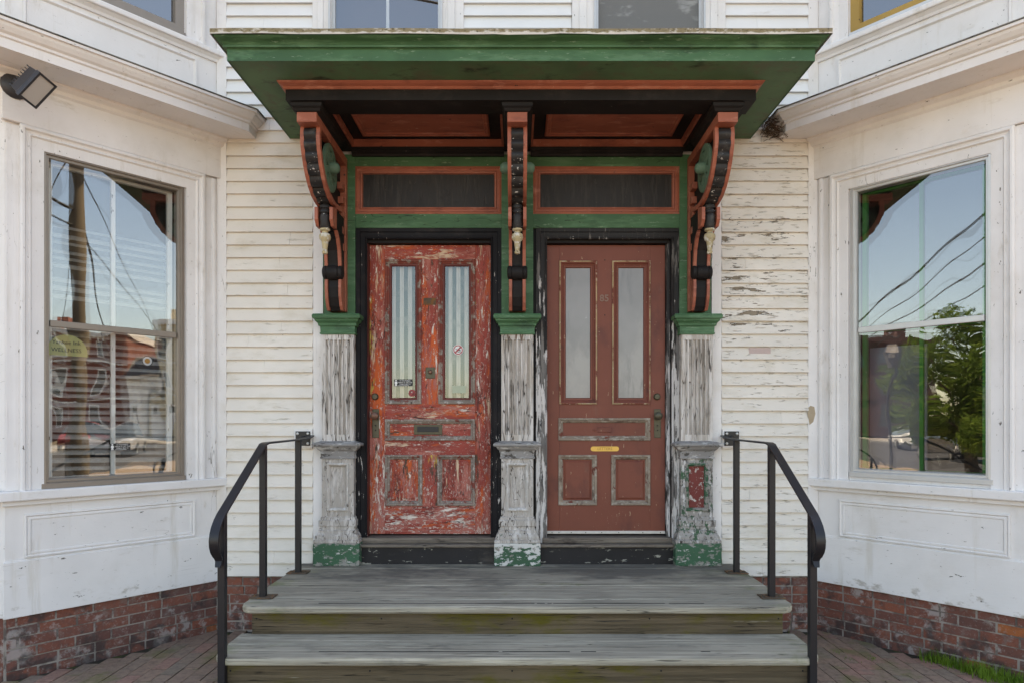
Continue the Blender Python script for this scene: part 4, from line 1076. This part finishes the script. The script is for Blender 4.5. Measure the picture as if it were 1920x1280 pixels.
def make_bracket():
    """one bracket centred on x = 0; parts under the first capital block"""
    hw = 0.063
    rt = MB().stack(-.076, .076, BY + .040, -.22, [(-.012, 3.505), (-.010, 3.512), (0.004, 3.520), (.010, 3.535), (.020, 3.545), (.022, 3.568)]).build('bracket', 'black', cn)
    B().box(-hw, hw, BY + .030, -.035, 3.448, 3.510).build('top_rail', 'terra', rt, bevel=.003)
    prof = [(-.628, 3.449), (-.634, 3.40), (-.632, 3.34), (-.610, 3.28), (-.583, 3.223), (-.545, 3.168), (-.498, 3.119), (-.43, 3.078), (-.36, 3.058), (-.29, 3.052), (-.22, 3.058), (-.16, 3.074), (-.12, 3.10)]
    # rails: strips following the curve
    def inner(p, d):
        out = []
        for i in range(len(p)):
            a = Vector(p[max(i - 1, 0)]); c = Vector(p[min(i + 1, len(p) - 1)])
            t = (c - a).normalized(); nn = Vector((-t.y, t.x))
            out.append((p[i][0] + nn.x * d, p[i][1] + nn.y * d))
        return out
    inn = inner(prof, .032)
    for sgn in (-1, 1):
        b = MB()
        rings = [[(sgn * .039, *prof[i]), (sgn * hw, *prof[i]), (sgn * hw, *inn[i]), (sgn * .039, *inn[i])] for i in range(len(prof))]
        b.loft(rings)
        b.build('curved_rail', 'terra', rt, smooth=True)
    # corrugated spine
    fine = []
    N = 88
    seg = []
    for i in range(len(prof) - 1):
        seg.append(math.dist(prof[i], prof[i + 1]))
    tot = sum(seg)
    for k in range(N + 1):
        d = tot * k / N; i = 0
        while i < len(seg) - 1 and d > seg[i]: d -= seg[i]; i += 1
        f = d / seg[i]
        fine.append((prof[i][0] + (prof[i + 1][0] - prof[i][0]) * f, prof[i][1] + (prof[i + 1][1] - prof[i][1]) * f))
    b = MB(); rings = []
    off = [0.012 - 0.019 * abs(math.sin(math.pi * k / 8.8)) ** 0.6 for k in range(N + 1)]
    nn_ = [inner(fine, 1.0)[k] for k in range(N + 1)]
    for k in range(N + 1):
        px_, pz_ = fine[k]; dx, dz = nn_[k][0] - px_, nn_[k][1] - pz_
        rings.append([(-.0385, px_ + dx * off[k], pz_ + dz * off[k]), (.0385, px_ + dx * off[k], pz_ + dz * off[k]), (.0385, px_ + dx * .04, pz_ + dz * .04), (-.0385, px_ + dx * .04, pz_ + dz * .04)])
    b.loft(rings)
    b.build('ribbed_spine', 'spine', rt, smooth=True)
    # core panel behind the rosette
    core = [(-.60, 3.446), (-.615, 3.34), (-.57, 3.22), (-.48, 3.12), (-.36, 3.075), (-.20, 3.06), (-.06, 3.06), (-.06, 3.446)]
    B().prism(core, -.020, .020, 'x').build('core_panel', 'black', rt)
    # stepped back plate
    bp_ = MB()
    bp_.box(-hw, hw, -.070, -.031, 2.372, 3.447)
    for zz, d in ((3.30, .14), (3.20, .125), (3.10, .15), (2.98, .13), (2.86, .115)):
        bp_.box(-hw + .006, hw - .006, -d, -.069, zz - .05, zz)
    bp_.build('back_plate', 'terra', rt, bevel=.003)
    # rosettes both sides
    cy, cz = -.395, 3.285
    for sgn in (-1, 1):
        b = MB(); n = 28
        x0_, x1_ = sgn * .042, sgn * .060
        for r0, r1 in ((.118, .160), (.0, .058)):
            if r0 == 0:
                b.lathe((0, cy, cz), [(r1, x0_), (r1, x1_), (r1 * .7, sgn * .058), (.040, sgn * .066), (.040, sgn * .088), (.032, sgn * .106), (.016, sgn * .117), (.002, sgn * .119)], 'x', 20)
            else:
                rings = [[(xx, cy + rr * math.cos(2 * math.pi * k / n), cz + rr * math.sin(2 * math.pi * k / n)) for k in range(n)] for rr, xx in ((r0, x0_), (r1, x0_), (r1, x1_ - sgn * .003), ((r0 + r1) / 2, x1_ + sgn * .003), (r0, x1_))]
                b.loft(rings + [rings[0]], cap=False)
        for k in range(8):
            t = 2 * math.pi * (k + .5) / 8
            d, e = Vector((0, math.cos(t), math.sin(t))), Vector((0, -math.sin(t), math.cos(t)))
            b.obox(Vector((sgn * .053, cy, cz)) + d * .088, (d, e, Vector((1, 0, 0))), (.036, .020, .006))
        b.build('rosette', 'rosette', rt, smooth=True, yc=cy)
    # corbel under the curve with its pendant
    yc = -.345
    cb = MB().lathe((0, yc, 0), [(.030, 3.055), (.036, 3.045), (.036, 3.030), (.029, 3.022), (.036, 3.012), (.036, 2.998), (.029, 2.990), (.037, 2.978), (.037, 2.960), (.033, 2.935), (.033, 2.905), (.024, 2.890)], 'z', 16).build('corbel', 'spine', rt, smooth=True, yc=yc)
    for sgn in (-1, 1):
        MB().prism([(-.375, 3.03), (-.375, 2.945), (-.345, 2.905), (-.285, 2.905), (-.285, 3.052), (-.30, 3.052)], sgn * .040, sgn * hw, 'x').build('corbel_cheek', 'terra', rt, bevel=.002)
    B().box(-.0385, .0385, -.32, -.09, 2.90, 3.05).build('corbel_core', 'black', rt)
    B().box(-.054, .054, -.283, -.09, 2.907, 3.048).build('corbel_block', 'black', rt)
    B().lathe((0, yc, 0), [(.018, 2.893), (.034, 2.888), (.034, 2.876), (.020, 2.870), (.020, 2.862), (.036, 2.850), (.040, 2.832), (.036, 2.814), (.024, 2.802), (.022, 2.790), (.016, 2.745), (.015, 2.738), (.020, 2.732), (.018, 2.718), (.003, 2.712)], 'z', 16).build('pendant', 'gilt', rt, smooth=True, yc=yc)
    # lower scroll: concave neck, roll, foot
    neck = [(-.26, 2.905), (-.215, 2.86), (-.180, 2.79), (-.165, 2.70), (-.160, 2.64), (-.09, 2.64), (-.09, 2.905)]
    B().prism(neck, -.0375, .0375, 'x').build('neck', 'black', rt)
    B().prism([(p[0] + .02 if p[0] < -.1 else p[0], p[1]) for p in neck], -.054, .054, 'x').build('neck_core', 'black', rt)
    for sgn in (-1, 1):
        fr_ = [p for p in neck if p[0] < -.1]
        B().prism([(p[0] - .014, p[1]) for p in fr_] + [(p[0] + .012, p[1]) for p in reversed(fr_)], sgn * .038, sgn * .060, 'x').build('neck_rail', 'terra', rt)
    B().lathe((0, -.170, 2.632), [(.034, -.072), (.046, -.066), (.050, -.050), (.044, -.040), (.050, -.036), (.050, .036), (.044, .040), (.050, .050), (.046, .066), (.034, .072)], 'x', 18).build('roll', 'black', rt, smooth=True, yc=-.17)
    foot = [(-.175, 2.585), (-.178, 2.53), (-.170, 2.46), (-.148, 2.40), (-.125, 2.368), (-.09, 2.368), (-.09, 2.585)]
    B().prism([(p[0] + .016 if p[0] < -.1 else p[0], p[1]) for p in foot], -.036, .036, 'x').build('foot', 'black', rt)
    for sgn in (-1, 1):
        B().prism(foot, sgn * .038, sgn * .060, 'x').build('foot_rail', 'terra', rt, bevel=.003)
    return rt
br0 = make_bracket()
for xc in (PC[0], PC[2]):
    c = copy_tree(br0, cn)
    c.location.x += xc

# ------------------------------------------------------------------ wooden steps
stp = thing('porch_steps', 'weathered grey wooden steps and landing with mossy risers before the two doors', 'steps', (0, -0.6, 0))
DEEP.add(stp)
def tread(name, y0, y1, zt, hw, th, corner, mat='deck'):
    """one board; corner > 0 rounds its two front corners"""
    pts = []
    if corner:
        pts += [(-hw + corner - corner * math.cos(t), y0 + corner - corner * math.sin(t)) for t in arc(7, 0, 90)]
        pts += [(hw - corner + corner * math.sin(t), y0 + corner - corner * math.cos(t)) for t in arc(7, 0, 90)]
    else:
        pts += [(-hw, y0), (hw, y0)]
    pts += [(hw, y1), (-hw, y1)]
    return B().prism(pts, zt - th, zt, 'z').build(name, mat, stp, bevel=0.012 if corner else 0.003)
HWL = 1.605
edges = [(-1.017, -0.878), (-0.874, -0.735), (-0.731, -0.592), (-0.588, -0.449), (-0.445, -0.306), (-0.302, -0.163), (-0.159, -0.002)]
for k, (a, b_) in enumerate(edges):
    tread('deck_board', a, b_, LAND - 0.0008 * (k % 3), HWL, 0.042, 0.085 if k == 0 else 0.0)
tread('tread_board', -1.325, -1.135, 0.338, HWL - .005, 0.042, 0.095)
tread('tread_board', -1.131, -0.975, 0.3375, HWL - .005, 0.042, 0.0)
tread('tread_board', -1.640, -1.450, 0.170, HWL - .005, 0.042, 0.095)
tread('tread_board', -1.446, -1.285, 0.1695, HWL - .005, 0.042, 0.0)
for (yf, z0_, z1_) in ((-0.985, 0.2965, 0.463), (-1.292, 0.1285, 0.296), (-1.600, -0.02, 0.128)):
    r_ = B().box(-1.535, 1.535, yf, yf + .035, z0_, z1_).build('riser', 'riser', stp, bevel=.002)
    for px_ in (-1.51, -.78, -.02, .76, 1.50):
        for q in (.03, .13):
            if z0_ + q < z1_:
                B().lathe((px_ + random.uniform(-.01, .01), yf, z0_ + q), [(.005, .001), (.005, -.001)], 'y', 8).build('screw_hole', 'hole', r_)
for s in (-1, 1):
    B().box(s * 1.534, s * 1.495, -0.945, -0.004, -0.02, 0.4625).build('side_stringer', 'riser', stp)
    B().box(s * 1.533, s * 1.495, -1.255, -0.95, -0.02, 0.2955).build('side_stringer', 'riser', stp)
    B().box(s * 1.532, s * 1.495, -1.563, -1.26, -0.02, 0.1275).build('side_stringer', 'riser', stp)
# dark grip strips routed into the two upper nosings
st = MB()
for a, b_ in ((-1.16, .10), (.115, .16), (.175, .20), (.21, .86), (.885, 1.09)):
    st.box(a, b_, -.9585, -.9505, LAND - .004, LAND + .0012)
st.build('grip_strip', 'hole', stp)
st = MB()
for a, b_ in ((-1.06, -.10), (-.08, .28), (.34, .42), (.98, 1.03)):
    st.box(a, b_, -1.2440, -1.2370, .334, .3390)
st.build('grip_strip', 'hole', stp)

# ------------------------------------------------------------------ handrails
def handrail(s, label):
    RX = s * 1.536
    t = thing('handrail', label, 'handrail', (RX, -0.83, 0.17), group='iron handrails on the steps')
    DEEP.add(t)
    w, h = .024, .005
    ZR = 1.437
    path = [(-.030, ZR + .022), (-.10, ZR + .008), (-.20, ZR + .001), (-.32, ZR), (-.80, ZR - .003), (-.835, ZR - .010), (-.86, ZR - .028), (-1.325, 1.083), (-1.352, 1.058), (-1.376, 1.028), (-1.392, .995), (-1.399, .960), (-1.396, .928), (-1.385, .902), (-1.368, .880), (-1.354, .864), (-1.350, .848), (-1.360, .818)]
    rings = []
    for i, p in enumerate(path):
        a = Vector(path[max(i - 1, 0)]); c = Vector(path[min(i + 1, len(path) - 1)])
        d = (c - a).normalized(); nn = Vector((-d.y, d.x))
        ww = w if i < len(path) - 3 else w * (.86, .72, .55)[i - (len(path) - 3)]
        q0 = (p[0] + nn.x * h, p[1] + nn.y * h); q1 = (p[0] - nn.x * h, p[1] - nn.y * h)
        rings.append([(RX - ww, *q0), (RX + ww, *q0), (RX + ww, *q1), (RX - ww, *q1)])
    MB().loft(rings).build('rail', 'iron', t, smooth=True)
    for yp, zb, zt in ((-.280, LAND, ZR - .005), (-.835, LAND, ZR - .014), (-1.315, .170, 1.083)):
        ps = B().box(RX - .0185, RX + .0185, yp - .0185, yp + .0185, zb + .006, zt).build('post', 'iron', t, bevel=.002, yc=yp)
        B().box(RX - .072, RX + .072, yp - .05, yp + .05, zb, zb + .007).build('base_plate', 'rust', ps, bevel=.002, yc=yp)
        for ex in (-.05, .05):
            B().lathe((RX + ex, yp, zb + .007), [(.009, 0), (.009, .005), (.005, .007)], 'z', 6).build('bolt', 'rust', ps, yc=yp)
    px0, px1 = sorted((s * 1.540, s * 1.648))
    bb = B().box(px0 - .012, px1 + .012, -.034, -.012, 1.372, 1.505).build('backing_board', 'trim', t)
    wp = B().box(px0, px1, -.042, -.034, 1.385, 1.492).build('wall_plate', 'iron', t, bevel=.002)
    for ex in (px0 + .016, px1 - .016):
        for ez in (1.402, 1.475):
            B().lathe((ex, -.042, ez), [(.010, 0), (.010, -.004), (.006, -.007), (.001, -.008)], 'y', 10).build('bolt', 'alu_pale', wp)
    ar_ = MB().tube([(RX + s * .058, -.042, ZR + .012), (RX + s * .058, -.055, ZR + .012), (RX + s * .03, -.075, ZR + .012), (RX, -.09, ZR + .006)], .011, 6).build('rail_arm', 'iron', t)
handrail(-1, 'black iron handrail fixed beside the pilaster of the peeling red door')
handrail(1, 'black iron handrail fixed beside the pilaster with the red inset panel')

# ------------------------------------------------------------------ floodlight on the frieze
fl = thing('floodlight', 'dark bronze floodlight with finned housing tilted on the bay frieze', 'floodlight', (-3.05, -1.02, 3.55), BANG)
base = Vector((-3.030, -1.000, 3.585))
nrm = Vector((math.sin(BANG), -math.cos(BANG), 0))
b = MB()
def disc(b, c, ax, prof, n=20):
    ax = ax.normalized(); a = ax.cross(Vector((0, 0, 1))).normalized(); e = ax.cross(a)
    b.loft([[c + ax * h + (a * math.cos(2 * math.pi * k / n) + e * math.sin(2 * math.pi * k / n)) * r for k in range(n)] for r, h in prof])
disc(b, base, nrm, [(.078, .0), (.078, .012), (.070, .022), (.045, .030), (.030, .032), (.026, .07), (.010, .075)])
b.build('mount', 'flood', fl, smooth=True)
Lx = Vector((.103, .010, .121)).normalized()
Bk = Vector((-.078, .024, .058)); Bk = (Bk - Lx * Bk.dot(Lx)).normalized()
Sx = Lx.cross(Bk).normalized()
cc = Vector((-2.756, -1.20, 3.463))
hd = MB()
def orect(c, hl, hs): return [c + Lx * i * hl + Sx * j * hs for i, j in ((-1, -1), (1, -1), (1, 1), (-1, 1))]
hd.loft([orect(cc, .090, .062), orect(cc + Bk * .025, .090, .062), orect(cc + Bk * .030, .084, .056), orect(cc + Bk * .105, .078, .046)])
hd.build('housing', 'flood', fl, bevel=.004)
fn = MB()
for k in range(-4, 5):
    fn.obox(cc + Bk * .115 + Lx * k * .018, (Lx, Sx, Bk), (.003, .044, .014))
fn.build('cooling_fins', 'flood', fl)
ln = MB()
ln.obox(cc - Bk * .001, (Lx, Sx, Bk), (.080, .052, .002))
ln.build('lens', 'lens', fl)
MB().tube([base + nrm * .06, base + nrm * .11 + Vector((.02, 0, -.02)), cc + Bk * .08], .018, 8).build('arm', 'flood', fl)
rm = MB()
for sg in (-1, 1):
    rm.obox(cc + Lx * sg * .084 - Bk * .003, (Lx, Sx, Bk), (.006, .062, .004))
    rm.obox(cc + Sx * sg * .056 - Bk * .003, (Lx, Sx, Bk), (.078, .006, .004))
rm.build('lens_rim', 'flood', fl)

# ------------------------------------------------------------------ bird nest at the end of the cornice
b = MB()
rn = random.Random(3)
nc = Vector((1.905, -0.075, 3.735))
for k in range(210):
    t_, p_ = rn.uniform(0, 6.28), rn.uniform(-1, 1)
    rr = .055 + rn.uniform(-.012, .028)
    c = nc + Vector((rr * math.cos(t_) * 1.15, rr * .75 * math.sin(t_), rr * p_ * 1.05))
    if c.y > -.03: c.y = -.03
    d = Vector((-math.sin(t_), math.cos(t_) * .5, rn.uniform(-.8, .8))).normalized()
    l = rn.uniform(.015, .05)
    mid = c + Vector((rn.uniform(-.01, .01), rn.uniform(-.01, .0), rn.uniform(-.01, .01)))
    b.tube([c - d * l, mid, c + d * l], rn.uniform(.0010, .0026), 3)
ns = b.build('bird_nest', 'twig')
tag(ns, 'loose dry twig nest under the cornice end beside the canopy', 'nest')

# ------------------------------------------------------------------ grass and weeds
def blades(name, label, spots, n, hmin, hmax, spread, kind='stuff', cat='grass'):
    b = MB(); rn_ = random.Random(len(name) + n)
    for k in range(n):
        cx_, cy_ = spots[rn_.randrange(len(spots))]
        bx_, by_ = cx_ + rn_.gauss(0, spread), cy_ + rn_.gauss(0, spread)
        h = rn_.uniform(hmin, hmax); a = rn_.uniform(0, 6.28); lean = rn_.uniform(.1, .8) * h
        w = rn_.uniform(.0015, .0034)
        dx, dy = math.cos(a), math.sin(a)
        L_, R_ = [], []
        for i in range(4):
            f = i / 3
            px_, py_, pz_ = bx_ + dx * lean * f * f, by_ + dy * lean * f * f, h * (f - .25 * f * f)
            ww = w * (1 - f * .95)
            L_.append((px_ - dy * ww, py_ + dx * ww, pz_)); R_.append((px_ + dy * ww, py_ - dx * ww, pz_))
        b.loft([L_, R_], closed=False)
    o = b.build(name, 'grass')
    o['label'] = label; o['kind'] = kind
    if cat: o['category'] = cat
    return o
cB, sB = math.cos(BANG), math.sin(BANG)
def bp_(u, w): return (BC + cB * u * 1.0992 - sB * w, -sB * u * 1.0992 - cB * w)
blades('grass', 'bright green grass tufts along the brick foot of the bay', [bp_(u, w) for u, w in ((.72, .05), (.78, .06), (.84, .06), (.90, .07), (.97, .06), (1.02, .09), (1.08, .07), (1.15, .08), (1.10, .15), (1.2, .12), (1.02, .15), (.93, .11))], 1000, .03, .11, .028)
blades('weed_tuft', 'small weed growing beside the upper riser near the brick footing', [(1.575, -1.12), (1.585, -1.06), (1.60, -1.14)], 70, .26, .46, .014, 'thing', 'weed')
blades('moss_weeds', 'tiny green weeds in the paving joints beside the handrail post', [(-1.97, -1.56), (-2.06, -1.46), (-2.14, -1.38), (-1.90, -1.6), (-2.2, -1.25)], 90, .008, .030, .02, 'stuff', 'weed')
blades('moss_weeds', 'tiny green weeds in the paving joints in front of the brick foot of the bay', [(2.15, -.5), (2.34, -.62), (2.2, -.65)], 50, .006, .02, .02, 'stuff', 'weed')

# ------------------------------------------------------------------ across the street: what the panes mirror
def far_house(name, label, xf, y0, y1, h, face, mat, win, roof='flat', cols=3, rows=2):
    """house on a side street: its front stands at x = xf between y0 and y1 and looks along face (+1: +x, -1: -x)"""
    t = thing(name, label, 'house', (xf, (y0 + y1) / 2, 0), -R(90) * face)
    hw = abs(y1 - y0) / 2
    k = dict(local=True)
    B().box(-hw, hw, -9, 0, -0.1, h).build('wall', mat, t, **k)
    if roof == 'flat':
        B().box(-hw - .1, hw + .1, -9.1, .35, h, h + .45).build('cornice', win, t, **k)
    else:
        B().prism([(.5, h), (-4.5, h + 2.4), (-9.5, h)], -hw - .1, hw + .1, 'x').build('roof', 'roof', t, **k)
    for r in range(rows):
        for c in range(cols):
            cx_ = -hw + 2 * hw * (c + .5) / cols
            z0_ = 1.1 + r * (h - 0.6) / rows
            w_ = B().frame(cx_ - .6, cx_ + .6, z0_, z0_ + 1.9, [(0, 0), (0, -.08), (.14, -.08), (.14, 0)], 0).build('window', win, t, **k)
            B().box(cx_ - .46, cx_ + .46, 0, .03, z0_ + .14, z0_ + 1.76).build('pane', 'pane_far', w_, **k)
    B().box(-hw + .3, -hw + 1.3, 0, .06, 0, 2.2).build('door', win, t, **k)
    for q in range(1, rows):
        B().box(-hw, hw, 0, .06, q * h / rows + .35, q * h / rows + .5).build('string_course', win, t, **k)
    if hw > 2:
        for cx_ in (-hw * .6, hw * .45):
            ch_ = B().box(cx_ - .5, cx_ + .5, -3, -2, h, h + 1.7).build('chimney', mat, t, **k)
        for q in range(int(hw * 2)):
            B().box(-hw + q + .3, -hw + q + .5, 0, .3, h - .45, h).build('bracket', win, t, **k)
far_house('rowhouse', 'red brick rowhouse mirrored in the tan framed bay window', 58.0, -45.0, -22.6, 9.2, -1, 'house_red', 'house_white', cols=6, rows=3)
far_house('cottage', 'small white house mirrored beside the brick rowhouse', 57.0, -22.4, -20.2, 5.2, -1, 'house_white', 'house_white', 'gable', 1, 1)
far_house('apartment_house', 'cream house mirrored in the tan framed bay window', 58.0, -20.0, -13.0, 10.0, -1, 'house_cream', 'house_white', cols=4, rows=3)
far_house('brick_building', 'brown brick building mirrored in the green sashed bay window', -58.0, -24.5, -16.5, 8.6, 1, 'house_brown', 'house_brown', cols=3, rows=3)

PX, PY = 6.8, -4.75
up = thing('utility_pole', 'wooden utility pole mirrored in the tan framed bay window', 'pole', (PX, PY, 0))
MB().tube([(PX, PY, -.1), (PX, PY, 5), (PX + .02, PY, 10.5)], .15, 12, .11).build('shaft', 'pole', up, smooth=True)
B().box(PX - 1.2, PX + 1.2, PY - .25, PY - .13, 9.4, 9.55).build('cross_arm', 'pole', up)
MB().lathe((PX, PY + .35, 0), [(.05, 6.9), (.22, 6.95), (.22, 7.7), (.05, 7.75)], n=14).build('transformer', 'flood', up, smooth=True)
sp = MB().tube([(PX - .3, PY - .75, -.1), (PX - .1, PY - .45, 8.0)], .13, 10, .11).build('brace_pole', 'pole', None, smooth=True)
tag(sp, 'leaning brace pole mirrored beside the utility pole', 'pole')
def wire(a, b_, sag, r, label):
    A, Bb = Vector(a), Vector(b_)
    o = MB().tube([A.lerp(Bb, k / 16) - Vector((0, 0, sag * 4 * (k / 16) * (1 - k / 16))) for k in range(17)], r, 5).build('overhead_wire', 'wire')
    tag(o, label, 'wire', 'overhead wires')
wire((PX, PY, 6.6), (60, -19, 8.5), 1.2, .012, 'upper overhead cable running from the pole towards the cream house')
wire((PX, PY, 5.9), (60, -24, 8.0), 1.0, .022, 'thick overhead cable running from the pole towards the white cottage')
wire((PX, PY, 5.4), (60, -30, 7.0), 1.0, .010, 'lowest overhead cable running from the pole towards the brick rowhouse')
wire((PX, PY, 6.45), (-33, -9.4, 5.5), .25, .016, 'upper overhead cable crossing above the street tree')
wire((PX, PY, 6.75), (-33, -9.2, 5.9), .1, .035, 'thick overhead cable crossing above the street tree')
wire((PX, PY, 5.2), (60, -17, 9.5), 1.4, .012, 'slack overhead cable running from the pole above the cream house')
wire((PX, PY, 6.9), (55, -36, 8.5), 1.3, .012, 'highest overhead cable running from the pole over the brick rowhouse')
wire((PX, PY, 5.6), (-60, -17.9, 8.2), .2, .03, 'lowest overhead cable crossing behind the street tree')
wire((PX, PY, 5.3), (-60, -19.5, 8.2), .3, .022, 'slanting overhead cable crossing above the brown brick building')
wire((PX, PY, 6.3), (-8.5, -.3, 6.6), .2, .014, 'service cable looping from the pole to the corner of the house')

def tree(label, cx_, cy_, h, rad, n, seed):
    rn_ = random.Random(seed)
    t = thing('street_tree', label, 'tree', (cx_, cy_, 0))
    b = MB().tube([(cx_, cy_, -.1), (cx_ + .05, cy_, h * .35), (cx_, cy_ + .1, h * .8)], .16, 8, .05)
    cl = []
    for k in range(30):
        a = rn_.uniform(0, 6.28); q = rn_.uniform(.25, 1.0) * rad; zz = h * rn_.uniform(.28, .92)
        c = Vector((cx_ + q * math.cos(a) * (1.15 - zz / h * .5), cy_ + q * math.sin(a) * (1.15 - zz / h * .5), zz))
        cl.append((c, rn_.uniform(.35, .85) * rad * .38))
        b.tube([(cx_, cy_, h * .3), tuple(c)], .05, 5, .015)
    b.build('trunk', 'bark', t)
    vv, ff = [], []
    for k in range(n):
        c, r_ = cl[k % len(cl)]
        d = Vector((rn_.gauss(0, 1), rn_.gauss(0, 1), rn_.gauss(0, 1))).normalized() * r_ * rn_.uniform(.5, 1.1)
        p = c + d
        a = Vector((rn_.gauss(0, 1), rn_.gauss(0, 1), rn_.gauss(0, .6))).normalized(); e = a.orthogonal().normalized()
        l = rn_.choice((.03, .045, .06, .09, .12))
        o_ = len(vv)
        vv += [tuple(p - a * l), tuple(p + e * l * .45), tuple(p + a * l), tuple(p - e * l * .45)]
        ff.append((o_, o_ + 1, o_ + 2, o_ + 3))
    MB().add(vv, ff).build('crown', 'leaf', t)
tree('leafy street tree mirrored in the green sashed bay window', -10.6, -6.8, 4.2, 1.9, 26000, 5)

def car(label, loc, rz, mat):
    t = thing('parked_car', label, 'car', loc, rz)
    k = dict(local=True)
    body = [(-2.2, .35), (-2.25, .62), (-2.1, .86), (-1.2, .95), (1.3, .92), (2.05, .80), (2.2, .60), (2.15, .35)]
    MB().prism(body, -.88, .88, 'y').build('body', mat, t, bevel=.06, **k)
    MB().loft([[(-1.6, -.80, .93), (1.1, -.80, .93), (1.1, .80, .93), (-1.6, .80, .93)], [(-1.1, -.62, 1.42), (.35, -.62, 1.42), (.35, .62, 1.42), (-1.1, .62, 1.42)]]).build('cabin_glass', 'pane_far', t, **k)
    MB().box(-1.12, .37, -.63, .63, 1.41, 1.46).build('roof', mat, t, bevel=.02, **k)
    for wx in (-1.35, 1.35):
        for wy in (-.86, .86):
            w_ = MB().lathe((wx, wy, .32), [(.32, -.1), (.33, -.06), (.33, .06), (.32, .1)], 'y', 18).build('wheel', 'rubber', t, **k)
            MB().lathe((wx, wy, .32), [(.20, -.105), (.20, .105)], 'y', 14).build('rim', 'chrome', w_, **k)
    for wy in (-.62, .62):
        MB().box(2.12, 2.2, wy - .16, wy + .16, .62, .74).build('headlight', 'lens', t, **k)
car('white parked car mirrored low in the green sashed bay window', (-34.5, -14.2, -0.095), R(8), 'car_white')
car('red parked car mirrored low in the tan framed bay window', (34.0, -15.6, -0.095), R(-6), 'car_red')
car('silver parked car mirrored low in the tan framed bay window', (29.0, -12.2, -0.095), R(-3), 'car_silver')
car('dark parked car mirrored low in the green sashed bay window', (-22.0, -11.2, -0.095), R(4), 'car_dark')
lp = thing('street_lamp', 'lantern street lamp mirrored in the green sashed bay window', 'street lamp', (-9.4, -4.5, 0))
MB().tube([(-9.4, -4.5, -.1), (-9.4, -4.5, 2.75)], .055, 10, .04).build('post', 'iron', lp, smooth=True)
MB().lathe((-9.4, -4.5, 0), [(.10, 2.75), (.17, 3.15), (.18, 3.17), (.10, 3.32), (.02, 3.40)], n=6).build('lantern', 'flood', lp)
